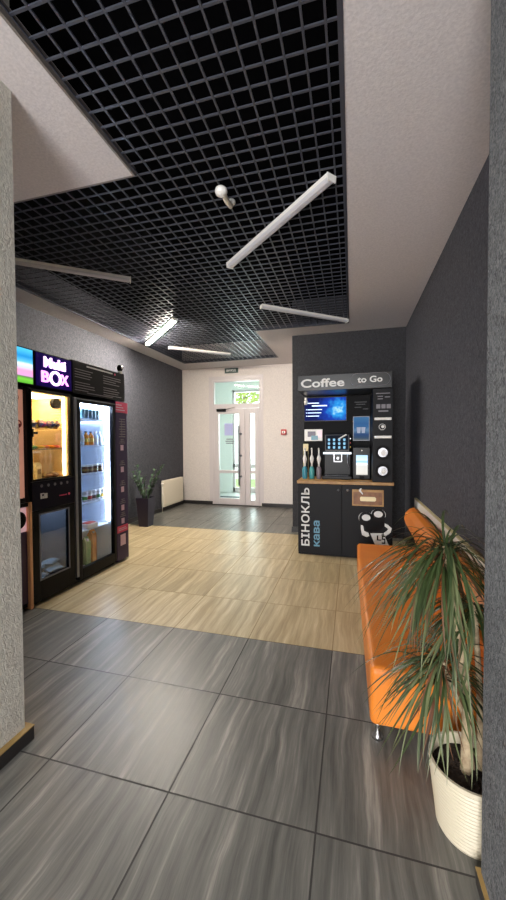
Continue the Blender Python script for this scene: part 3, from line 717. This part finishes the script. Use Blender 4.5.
# tall planter past the vending row
def tall_plant():
    c = Vector((-3.40, 5.47, 0))
    r = thing('potted_plant', 'dark tall pot with upright deep green fleshy stems beside the radiator', 'plant', c)
    s_ = [(-.085, -.085), (.085, -.085), (.085, .085), (-.085, .085)]
    MB().ring([[(c.x+x*k, c.y+y*k, z) for x, y in s_] for k, z in ((1., 0), (1.42, .49), (1.32, .49), (1.3, .45))], caps=False).add([(c.x+x, c.y+y, .002) for x, y in s_], [(0, 1, 2, 3)]).build('pot', M['potd'], r, .006)
    MB().add([(c.x+x*1.3, c.y+y*1.3, .455) for x, y in s_], [(0, 1, 2, 3)]).build('soil', M['soil'], r)
    rn = random.Random(11); st = MB(); lf = MB()
    for i in range(13):
        a = rn.random()*2*PI; lean = .06+rn.random()*.2; hh = .32+rn.random()*.26
        p0 = c+Vector((math.cos(a)*.04, math.sin(a)*.04, .455)); pts = []
        for t_ in range(6):
            u = t_/5; pts.append(p0+Vector((math.cos(a)*lean*u**1.4, math.sin(a)*lean*u**1.4*.8, hh*u)))
        if any(q.x < XL+.06 for q in pts): continue
        st.tube(pts, [.010, .009, .008, .007, .006, .004], 6)
        for t_ in range(1, 6):
            for sd in (-1, 1):
                q = pts[t_]; d = Vector((math.cos(a+sd*1.2), math.sin(a+sd*1.2), .55)).normalized(); w = d.cross(Vector((0, 0, 1))).normalized()
                L_ = .085-.004*t_
                lf.add([q, q+d*L_*.35+w*.021, q+d*L_*.7+w*.019, q+d*L_, q+d*L_*.7-w*.019, q+d*L_*.35-w*.021], [(0, 1, 2, 3, 4, 5)])
    st.build('stem', M['leafD'], r); lf.build('foliage', M['leafD'], r)
tall_plant()

# ------------------------------------------------------------------ coffee stand
SX0, SX1, SF, SB = -.655, .475, 4.57, 5.2
cs = thing('coffee_stand', 'charcoal coffee counter unit with header board under the graphite wall', 'coffee stand', (-.09, 4.9, 0))
MB().box(SX0, SX1, SF+.02, SB, .0, .905).build('cabinet', M['char'], cs, .003)
for x0, x1, kx in ((SX0, -.118, -.154), (-.112, SX1, -.044)):
    d_ = MB().box(x0, x1, SF, SF+.02, .03, .90).build('door', M['char'], cs, .003)
    MB().disc((kx, SF, .836), .013, 1, -.018, 16, .016).build('knob', M['steel'], d_, smooth=True)
text('lettering', 'БІНОКЛЬ', .735, .105, (-.51, SF-.001, .115), FACE_Y_UP, M['whitel'], cs, .002, 1.05)
text('lettering', 'кава', .325, .075, (-.383, SF-.001, .115), FACE_Y_UP, M['cyanl'], cs, .002)
MB().box(SX0-.012, SX1+.012, SF-.015, SB, .905, .94).build('countertop', M['wood'], cs, .003)
MB().box(SX0+.0, SX1, SB-.02, SB, .94, 2.06).build('back_panel', M['blackm'], cs)
hd = MB().box(SX0, SX1-.012, SF, SB, 2.07, 2.262).build('header', mat('header charcoal', (42, 42, 42), .32, bump=(90, .08, .002)), cs, .004)
text('lettering', 'Coffee', .53, .105, (-.615, SF-.003, 2.108), FACE_Y, M['letter'], hd, .006)
text('lettering', 'to Go', .285, .075, (.068, SF-.002, 2.142), FACE_Y, M['letter'], hd, .004)
pl = []; n_ = 14
for j in range(n_+1): a = -PI/2+PI*j/n_; pl.append((.365+.075*math.cos(a), 2.178+.075*math.sin(a)))
for j in range(n_+1): a = PI/2+PI*j/n_; pl.append((.062+.075*math.cos(a), 2.178+.075*math.sin(a)))
MB().tube([(x, SF-.002, z) for x, z in pl]+[(pl[0][0], SF-.002, pl[0][1])], .0028, 6).build('pill_outline', M['greyl'], hd)
co = MB().box(.245, SX1, SF+.005, SB-.02, .94, 2.065).build('dispenser_column', M['char'], cs, .004)
for q, (z, a, b) in enumerate(((2.0, .28, .44), (1.965, .30, .36), (1.955, .38, .44), (1.935, .30, .36))): MB().box(a, b, SF+.002, SF+.005, z, z+.01).build('print_line', M['greyl'], co)
for x in (.285, .343, .401): MB().box(x, x+.046, SF, SF+.005, 1.825, 1.875).build('icon', M['greyl'], co)
MB().box(.31, .42, SF, SF+.005, 1.785, 1.803).build('caption', M['greyl'], co)
for z in (1.685, 1.468): MB().box(.262, .455, SF-.03, SF+.005, z, z+.032).build('white_ledge', M['whitep'], co, .006)  # plain white plastic ledges
MB().disc((.352, SF+.005, 1.605), .046, 1, -.012, 24).build('round_badge', M['blackg'], co)
MB().disc((.358, SF-.008, 1.608), .018, 1, -.004, 16).annulus((.352, SF-.007, 1.605), .032, .038, 1, -.003, 24).build('badge_mark', M['whitel'], co)
for z in (1.30, 1.08):
    r_ = MB().annulus((.36, SF+.005, z), .055, .085, 1, -.03, 32).build('cup_dispenser', M['blackm'], co, smooth=False)
    MB().annulus((.358, SF+.004, z), .040, .056, 1, -.016, 28).disc((.358, SF+.004, z), .040, 1, -.004, 28).build('dispenser_rim', M['steel'], r_)
    MB().annulus((.368, SF-.006, z-.006), .022, .034, 1, -.014, 24).disc((.368, SF-.002, z-.006), .018, 1, -.012, 20).build('cup_stack', M['whitep'], r_)
# wooden tray front and binocular emblem on the lower door
wb = MB(); x0, x1, z0, z1 = .008, .372, .652, .85
wb.box(x0, x1, SF-.022, SF-.002, z0, z0+.018).box(x0, x1, SF-.022, SF-.002, z1-.03, z1).box(x0, x0+.016, SF-.022, SF-.002, z0+.018, z1-.03).box(x1-.016, x1, SF-.022, SF-.002, z0+.018, z1-.03)
w_ = wb.build('wooden_frame', M['wood'], cs, .002)
MB().box(x0+.016, x1-.016, SF-.014, SF-.002, z0+.018, z1-.03).build('frame_panel', M['woodb'], w_)
MB().prism([(.10, .722), (.11, .71), (.27, .71), (.285, .722), (.285, .752), (.27, .764), (.11, .764), (.10, .752)], 1, SF-.017, SF-.014).build('plate', M['cream'], w_)
MB().prism([(.085, .835), (.12, .80), (.13, .79), (.135, .80), (.11, .84), (.12, .865), (.10, .865)], 1, SF-.026, SF-.022).build('tag', M['whitel'], w_)
em = MB()      # white silhouette: two hands and a paper strip
def blob(pts, a, b, m_): m_.prism(pts, 1, a, b)
blob([(.110, .46), (.135, .42), (.150, .345), (.20, .325), (.21, .29), (.18, .27), (.125, .295), (.112, .36)], SF-.003, SF, em)
blob([(.385, .45), (.42, .435), (.465, .395), (.450, .34), (.39, .29), (.35, .28), (.345, .31), (.41, .36), (.425, .385), (.385, .415)], SF-.003, SF, em)
blob([(.22, .32), (.37, .33), (.44, .17), (.29, .15)], SF-.003, SF, em)
em.annulus((.172, SF-.003, .505), .078, .087, 1, .003, 28, 1., .86).annulus((.312, SF-.003, .55), .076, .085, 1, .003, 28, 1., .86)
emb = em.build('emblem', M['whitel'], cs)
eb = MB().disc((.172, SF-.003, .500), .082, 1, -.002, 28).disc((.312, SF-.003, .546), .080, 1, -.002, 28)
blob([(.096, .48), (.11, .42), (.16, .40), (.19, .34), (.30, .35), (.34, .37), (.38, .42), (.388, .53), (.25, .52)], SF-.0045, SF-.003, eb)
eb.build('emblem_body', M['blackg'], emb)
el = MB()
for cx, cz_ in ((.172, .51), (.312, .557)):
    el.ring([[(cx+.050*math.cos(2*PI*j/28), yy, cz_+.038*math.sin(2*PI*j/28)) for j in range(28)] for yy in (SF-.0055, SF-.008)])
el.build('emblem_lens', M['whitel'], emb)
es = MB().box(.296, .312, SF-.006, SF-.003, .24, .30).box(.296, .345, SF-.006, SF-.003, .24, .252).box(.352, .366, SF-.006, SF-.003, .252, .30).box(.366, .392, SF-.006, SF-.003, .286, .30).box(.366, .392, SF-.006, SF-.003, .252, .266).box(.380, .392, SF-.006, SF-.003, .205, .26).box(.352, .392, SF-.006, SF-.003, .205, .219)
es.build('emblem_strip', M['blackg'], emb)

# screen on the back panel
YP = SB-.02
tv = thing('wall_screen', 'lit blue promo screen on the coffee stand back panel', 'screen', (-.355, YP, 1.9))
MB().box(-.655, -.058, YP-.035, YP, 1.712, 2.058).build('bezel', M['blackg'], tv, .004)
m = bpy.data.materials.new('blue promo picture'); m.use_nodes = True
nt = m.node_tree; b = nt.nodes['Principled BSDF']; tc = nt.nodes.new('ShaderNodeTexCoord')
vm = nt.nodes.new('ShaderNodeVectorMath'); vm.operation = 'DISTANCE'; vm.inputs[1].default_value = (.175, -.04, -.02)
n = nt.nodes.new('ShaderNodeTexNoise'); n.inputs['Scale'].default_value = 16; n.inputs['Detail'].default_value = 3
ma = nt.nodes.new('ShaderNodeMath'); ma.operation = 'MULTIPLY_ADD'; ma.inputs[1].default_value = .22
r = nt.nodes.new('ShaderNodeValToRGB'); e = r.color_ramp.elements
for q in range(3): e.new(.5)
for el_, (pp, cc) in zip(e, [(.0, (20, 40, 90)), (.13, (170, 226, 250)), (.18, (40, 150, 226)), (.27, (18, 60, 170)), (.42, (8, 22, 84))]): el_.position = pp; el_.color = lin(cc)
nt.links.new(tc.outputs['Object'], vm.inputs[0]); nt.links.new(tc.outputs['Object'], n.inputs['Vector'])
nt.links.new(n.outputs['Fac'], ma.inputs[0]); nt.links.new(vm.outputs['Value'], ma.inputs[2]); nt.links.new(ma.outputs[0], r.inputs['Fac'])
nt.links.new(r.outputs[0], b.inputs['Emission Color']); b.inputs['Emission Strength'].default_value = .8; b.inputs['Base Color'].default_value = (0, 0, 0, 1); b.inputs['Roughness'].default_value = .6; b.inputs['Specular IOR Level'].default_value = .1
MB().box(-.64, -.073, YP-.038, YP-.035, 1.727, 2.043).build('display', m, tv)
ln = MB()
for z, a, b_, hgt in ((1.965, -.60, -.44, .012), (1.925, -.54, -.33, .016), (1.875, -.60, -.40, .010), (1.83, -.60, -.41, .010), (1.785, -.60, -.44, .010)): ln.box(a, b_, YP-.040, YP-.038, z, z+hgt)
for z in (1.875, 1.83, 1.785): ln.box(-.62, -.608, YP-.040, YP-.038, z, z+.012)
ln.build('display_line', mat('lit pale text', (200, 220, 250), .5, emit=((200, 222, 250), 1.)), tv)
fg_ = thing('toy_figure', 'small white figurine perched at the corner of the blue screen', 'figurine', (-.62, SB-.08, 2.0))
MB().lathe([(0, -.07), (.02, -.07), (.028, -.03), (.018, 0), (0, .0)], (-.62, YP-.055, 2.02), 14, False).lathe([(0, -.01), (.014, -.005), (.02, .012), (.014, .03), (0, .035)], (-.62, YP-.055, 2.02), 14, False).build('body', M['whitep'], fg_, smooth=True)

# white print and paper holder
pp = thing('paper_holder', 'white printed paper holder on the back panel under the blue screen', 'holder', (-.52, YP, 1.5))
MB().box(-.645, -.395, YP-.025, YP, 1.44, 1.605).build('holder', M['whitep'], pp, .003)
MB().box(-.60, -.49, YP-.028, YP-.025, 1.50, 1.575).build('dark_print', M['purple'], pp)
MB().box(-.55, -.455, YP-.030, YP-.028, 1.455, 1.515).build('teal_print', M['tealp'], pp)
MB().box(-.46, -.40, YP-.029, YP-.025, 1.49, 1.585).build('pale_print', M['pinkfront'], pp)
cb = thing('stirrer_box', 'small cream box of stirrers standing behind the pump bottles', 'box', (-.60, YP-.05, .94))
MB().box(-.655, -.585, YP-.09, YP-.035, .94, 1.40).build('box', M['cream'], cb, .003)
MB().box(-.65, -.59, YP-.092, YP-.09, 1.0, 1.3).build('front', M['blackm'], cb)

p = thing('pump_bottle', 'syrup pump bottle with blue base nearest the stand end', 'bottle', (-.60, 4.83, .94), 'syrup pump bottles')
def pump(p, m):
    MB().lathe([(0, 0), (.030, 0), (.034, .01), (.034, .12), (.026, .15), (.014, .165), (0, .165)], n=18, caps=False).build('base', m, p, local=True, smooth=True)
    MB().lathe([(0, .16), (.012, .16), (.012, .20), (.024, .24), (.028, .27), (.018, .30), (.009, .32), (.009, .40), (0, .40)], n=16, caps=False).build('pump', M['whitep'], p, local=True, smooth=True)
    MB().tube([(0, 0, .395), (0, -.02, .405), (0, -.05, .395)], .008, 8).build('nozzle', M['whitep'], p, local=True, smooth=True)
pump(p, M['tealp'])
p2 = thing('pump_bottle', 'syrup pump bottle with teal base, middle of three', 'bottle', (-.508, 4.83, .94), 'syrup pump bottles'); pump(p2, mat('aqua plastic', (70, 150, 150), .35))
p3 = thing('pump_bottle', 'syrup pump bottle with grey base beside the coffee machine', 'bottle', (-.416, 4.83, .94), 'syrup pump bottles'); pump(p3, mat('mauve grey plastic', (120, 110, 118), .35))

ma_ = thing('coffee_machine', 'black coffee machine with lit drink icons on the wooden counter', 'coffee machine', (-.185, 4.95, .94))
b = MB().box(-.355, -.01, 4.96, 5.17, .985, 1.53).build('body', M['black'], ma_, .008)
MB().box(-.345, -.02, 4.84, 4.96, 1.29, 1.53).build('head', M['blackg'], ma_, .01)
sc2 = MB().box(-.325, -.04, 4.834, 4.84, 1.325, 1.515).build('touchscreen', mat('dark touchscreen', (6, 10, 18), .6, spec=.1, emit=((6, 16, 32), .5)), ma_)
LIT = mat('lit icons', (60, 90, 110), .5, emit=((120, 180, 215), .75))
for r0 in (1.355, 1.405, 1.455):
    for q in range(4):
        x = -.285+q*.065
        MB().prism([(x-.011, r0-.017), (x+.011, r0-.017), (x+.016, r0+.010), (x+.008, r0+.016), (x-.008, r0+.016), (x-.016, r0+.010)], 1, 4.831, 4.834).build('drink_icon', LIT, sc2)
MB().prism([(-.17, 1.47), (-.07, 1.53), (-.06, 1.515), (-.15, 1.465)], 1, 4.826, 4.831).build('sticker', M['whitel'], sc2)
MB().box(-.36, -.002, 4.82, 4.90, 1.268, 1.292).build('light_bar', mat('lit white strip', (220, 235, 245), .4, emit=((215, 232, 245), .9)), ma_, .003)
sp_ = MB().box(-.225, -.12, 4.85, 4.96, 1.17, 1.268).build('spout', M['blackg'], ma_, .006)
MB().box(-.225, -.217, 4.842, 4.85, 1.17, 1.268).box(-.128, -.12, 4.842, 4.85, 1.17, 1.268).box(-.225, -.12, 4.842, 4.85, 1.165, 1.175).disc((-.172, 4.85, 1.215), .016, 1, -.01, 14).build('spout_rim', M['steel'], sp_)
MB().tube([(-.05, 4.86, 1.265), (-.05, 4.85, 1.16), (-.035, 4.84, 1.10)], .007, 8).build('steam_wand', M['steel'], ma_, smooth=True)
MB().box(-.375, .005, 4.80, 5.17, .94, .985).build('drip_tray', M['black'], ma_, .008)
gr = MB()
for q in range(12): gr.box(-.33+q*.025, -.318+q*.025, 4.82, 4.94, .985, .99)
gr.build('drip_grille', M['alu'], ma_)
for q, z in enumerate((1.47, 1.415, 1.36)):
    MB().disc((-.014, 4.84, z), .007, 1, -.006, 12).build('indicator', [M['steel'], M['redp'], M['yellow']][q], ma_)

po = thing('poster_frame', 'blue drink poster on the back panel beside the dispenser column', 'poster', (.135, YP, 1.44))
MB().box(.018, .238, YP-.012, YP, 1.44, 1.775).build('frame', M['alu'], po, .002)
MB().box(.028, .228, YP-.015, YP-.012, 1.45, 1.765).build('print', bands('blue cup poster', [(0, (150, 150, 140)), (.14, (60, 96, 130)), (.30, (30, 84, 150)), (.5, (120, 170, 214)), (.62, (60, 130, 196)), (.78, (50, 120, 190)), (1., (70, 140, 200))], 2, .01, .325, .35, .12, 9., .7), po)  # glow put into the printed colours by emission
pt = MB()
for cx in (.095, .155): pt.prism([(cx-.02, 1.545), (cx+.02, 1.545), (cx+.028, 1.625), (cx-.028, 1.625)], 1, YP-.018, YP-.015)
pt.build('cup_picture', mat('pale lilac print', (176, 186, 214), .5), po)
DIM = mat('dim print', (60, 60, 64), .5)
for z, a, b_ in ((1.965, .04, .2), (1.935, .06, .18), (1.895, .04, .13), (1.87, .15, .22)): MB().box(a, b_, YP-.003, YP, z, z+.010).build('print_line', DIM, cs)
te = thing('payment_terminal', 'black payment terminal with bright upright screen on the wooden counter', 'terminal', (.13, 4.87, .94))
MB().box(.012, .235, 4.86, 5.0, .94, 1.36).build('body', M['blackg'], te, .01)
MB().box(.058, .20, 4.852, 4.86, 1.0, 1.255).build('screen', bands('terminal picture', [(0, (150, 146, 138)), (.10, (200, 196, 186)), (.5, (190, 190, 186)), (.58, (240, 246, 252)), (.68, (90, 170, 240)), (.78, (190, 220, 248)), (1., (150, 200, 245))], 2, .06, .315, .9, .04, 12.), te)
MB().disc((.128, 4.86, 1.315), .008, 1, -.005, 12).build('indicator', M['whitep'], te)
MB().box(.10, .155, 4.82, 4.86, .945, .985).build('card_slot', M['blackm'], te, .004)

# ------------------------------------------------------------------ sofa, wall board
so = thing('sofa', 'orange leatherette bench sofa with low backrest on chrome legs', 'sofa', (.4, 2.9, 0))
SY0, SY1 = 1.775, 3.93
MB().prism([(.088, SY0), (.70, SY0), (.70, SY1), (.058, SY1)], 2, .085, .37).build('seat', M['orange'], so, .028, smooth=False, seg=4)
prof = [(.70, .37), (.64, .37), (.63, .42), (.585, .50), (.545, .58), (.532, .63), (.545, .69), (.585, .732), (.625, .745), (.66, .732), (.69, .70), (.70, .64)]
MB().prism(prof, 1, SY0+.004, 4.06).build('backrest', M['orange'], so, .014, seg=3)
for x, y in ((.125, SY0+.05), (.125, SY1-.06), (.66, SY0+.05), (.66, SY1-.06), (.125, 2.86)):
    MB().lathe([(0, .086), (.016, .086), (.013, .06), (.012, .035), (.026, .012), (.028, 0), (0, 0)], (x, y, 0), 16, False).build('leg', M['chrome'], so, smooth=True)
sm = MB().box(.0705, .0725, 2.848, 2.852, .11, .345).box(.10, .60, 2.848, 2.852, .369, .372)
sm.build('seam', mat('orange seam', (170, 92, 22), .6), so)
wb_ = thing('wall_board', 'white protective board on the dark wall behind the orange sofa', 'board', (XR-.012, 3.2, .3))
MB().box(XR-.024, XR, 1.45, 4.72, .28, .737).build('panel', M['board'], wb_, .002)
MB().box(XR-.026, XR, 1.45, 4.722, .737, .747).build('top_edge', M['boardedge'], wb_)

# ------------------------------------------------------------------ dracaena in the ribbed pot
PC = Vector((.43, 1.475, 0)); PH = .255
dp = thing('dracaena_plant', 'drooping long-leaved dracaena in a white ribbed pot before the sofa', 'plant', PC)
pr = [(0, 0), (.108, 0), (.112, .006)]
nr = 17
for i in range(nr):
    z = .008+(PH-.016)*i/nr; r0 = .112+.030*(z/PH)
    pr += [(r0, z), (r0+.0042, z+(PH-.016)/nr*.5)]
pr += [(.143, PH-.006), (.143, PH), (.134, PH), (.130, PH-.05), (0, PH-.05)]
MB().lathe(pr, PC, 48, False).build('pot', M['pot'], dp, smooth=False)
so_ = MB(); rn = random.Random(5); rings = []
for rr in (.132, .10, .065, .03, .006): rings.append([(PC.x+rr*math.cos(2*PI*j/24), PC.y+rr*math.sin(2*PI*j/24), PH-.042+(0 if rr == .132 else rn.uniform(-.006, .010))) for j in range(24)])
so_.ring(rings).build('soil', M['soil'], dp, smooth=True)
def trunk(pts, r0, r1, nm='trunk'):
    P = [Vector(q) for q in pts]; out = []; rad = []
    n = 26
    for i in range(n+1):
        u = i/n*(len(P)-1); k = min(int(u), len(P)-2); f = u-k
        out.append(P[k].lerp(P[k+1], f)); rad.append((r0+(r1-r0)*i/n)*(1.06 if i % 2 else .97))
    MB().tube(out, rad, 12).build(nm, M['trunk'], dp, smooth=True)
T1 = [(.412, 1.475, PH-.06), (.418, 1.475, .45), (.395, 1.48, .68), (.362, 1.49, .90), (.340, 1.49, 1.05)]
T2 = [(.435, 1.49, PH-.06), (.42, 1.52, .40), (.36, 1.51, .54), (.335, 1.50, .60)]
T3 = [(.470, 1.50, PH-.06), (.475, 1.54, .5), (.465, 1.58, .80)]
trunk(T1, .020, .013); trunk(T2, .015, .010); trunk(T3, .013, .010)
def crown(c, n, seed, L0, L1, up0, m, a0=0., a1=2*PI, zspan=.10):
    rn = random.Random(seed); b = MB(); made = 0; tries = 0
    while made < n and tries < n*12:
        tries += 1
        a = rn.uniform(a0, a1); L_ = rn.uniform(L0, L1); el_ = rn.uniform(*up0); w = rn.uniform(.0034, .0058)
        base = Vector(c)+Vector((math.cos(a)*.008, math.sin(a)*.008, -rn.random()*zspan))
        d = Vector((math.cos(a)*math.cos(el_), math.sin(a)*math.cos(el_), math.sin(el_))); p_ = base.copy(); pts = [p_.copy()]
        N_ = 12; droop = rn.uniform(.20, .42); sidew = rn.uniform(-.05, .05)
        for i in range(N_):
            p_ = p_+d*(L_/N_); pts.append(p_.copy())
            d = (d+Vector((-math.sin(a)*sidew, math.cos(a)*sidew, -droop*(1-.3*d.z if d.z > 0 else max(.0, 1+d.z))))).normalized()
        ok = True
        for q in pts:
            if q.x > .385 and q.y < 1.315: ok = False
            if q.x > .715 or q.z < .03: ok = False
            if q.z < .40 and q.x > .06 and q.y > 1.75: ok = False
            if q.z < .76 and q.x > .50 and q.y > 1.74: ok = False
            if q.z < PH+.01 and (q-Vector((PC.x, PC.y, q.z))).length < .16: ok = False
        if not ok: continue
        made += 1
        for i in range(N_+1):
            dd_ = (pts[min(i+1, N_)]-pts[max(i-1, 0)]).normalized()
            s_ = dd_.cross(Vector((0, 0, 1)))
            s_ = s_.normalized() if s_.length > 1e-3 else Vector((-math.sin(a), math.cos(a), 0))
            if abs(dd_.z) > .97: s_ = Vector((-math.sin(a), math.cos(a), 0))
            u = i/N_; ww = w*(.55+.9*u if u < .4 else .92*(1-((u-.4)/.6)**1.6)+.03)
            nn = s_.cross(dd_).normalized()
            b.v += [tuple(pts[i]-s_*ww), tuple(pts[i]+nn*ww*-.28), tuple(pts[i]+s_*ww)]
        o = len(b.v)-3*(N_+1)
        for i in range(N_):
            for k in (0, 1): b.f.append((o+i*3+k, o+i*3+k+1, o+i*3+3+k+1, o+i*3+3+k))
    return b
def tuft(c, seed, spec):
    for i, (n, L0, L1, up, m) in enumerate(spec):
        crown(c, n, seed*10+i, L0, L1, up, m).build('crown', m, dp, smooth=True)
tuft((.340, 1.49, 1.06), 1, [(120, .30, .48, (-.3, .7), M['leafA']), (70, .32, .50, (-.6, .3), M['leafB']), (26, .30, .42, (-.9, .1), M['leafR']), (16, .20, .32, (.7, 1.4), M['leafA'])])
tuft((.335, 1.50, .63), 2, [(90, .24, .40, (-.3, .8), M['leafA']), (60, .26, .42, (-.5, .4), M['leafB']), (20, .22, .34, (-.8, .2), M['leafR'])])
tuft((.462, 1.58, .82), 3, [(80, .28, .44, (-.3, .8), M['leafA']), (50, .28, .44, (-.5, .4), M['leafB'])])

# ------------------------------------------------------------------ light
w = bpy.data.worlds.new('daylight'); S.world = w; w.use_nodes = True
bg = w.node_tree.nodes['Background']; bg.inputs[0].default_value = (.86, .93, 1., 1); bg.inputs[1].default_value = 3.4
def area(name, loc, rot, sx, sy, power, col):
    l = bpy.data.lights.new(name, 'AREA'); l.shape = 'RECTANGLE'; l.size = sx; l.size_y = sy; l.energy = power; l.color = col
    o = bpy.data.objects.new(name, l); COL.objects.link(o); o.location = loc; o.rotation_euler = rot
    return o
# corridor window behind the viewer, and the daylight of the entrance
area('corridor_window_light', (-.75, -2.9, 1.35), (PI/2, 0, 0), 1.5, 1.7, 170, (1., .97, .95))
area('entrance_daylight', (-2.4, YV+1.2, 2.0), (-PI/2, 0, 0), 2.4, 2.6, 200, (.95, .98, 1.))
area('added_kiosk_light', (-2.75, 2.2, 1.86), (0, 0, 0), .1, .4, 2.5, (1., .9, .82))  # added fill light; the kiosk itself has no lamp

# ------------------------------------------------------------------ camera
cd = bpy.data.cameras.new('camera'); cam = bpy.data.objects.new('camera', cd); COL.objects.link(cam)
yaw, pitch, roll = [math.radians(a) for a in (15.25, -1.455, -.294)]
fw = Vector((-math.sin(yaw)*math.cos(pitch), math.cos(yaw)*math.cos(pitch), math.sin(pitch)))
r0 = Vector((math.cos(yaw), math.sin(yaw), 0)); u0 = r0.cross(fw)
rt = r0*math.cos(roll)+u0*math.sin(roll); up = -r0*math.sin(roll)+u0*math.cos(roll)
mw = Matrix((rt, up, -fw)).transposed().to_4x4(); mw.translation = (0, 0, 1.447); cam.matrix_world = mw
cd.sensor_fit = 'VERTICAL'; cd.sensor_height = 36.; cd.lens = 361.5/900*36.; cd.clip_start = .05
S.camera = cam
vs = S.view_settings; vs.view_transform = 'Standard'; vs.look = 'None'; vs.gamma = 1.; vs.exposure = .6; vs.use_curve_mapping = False
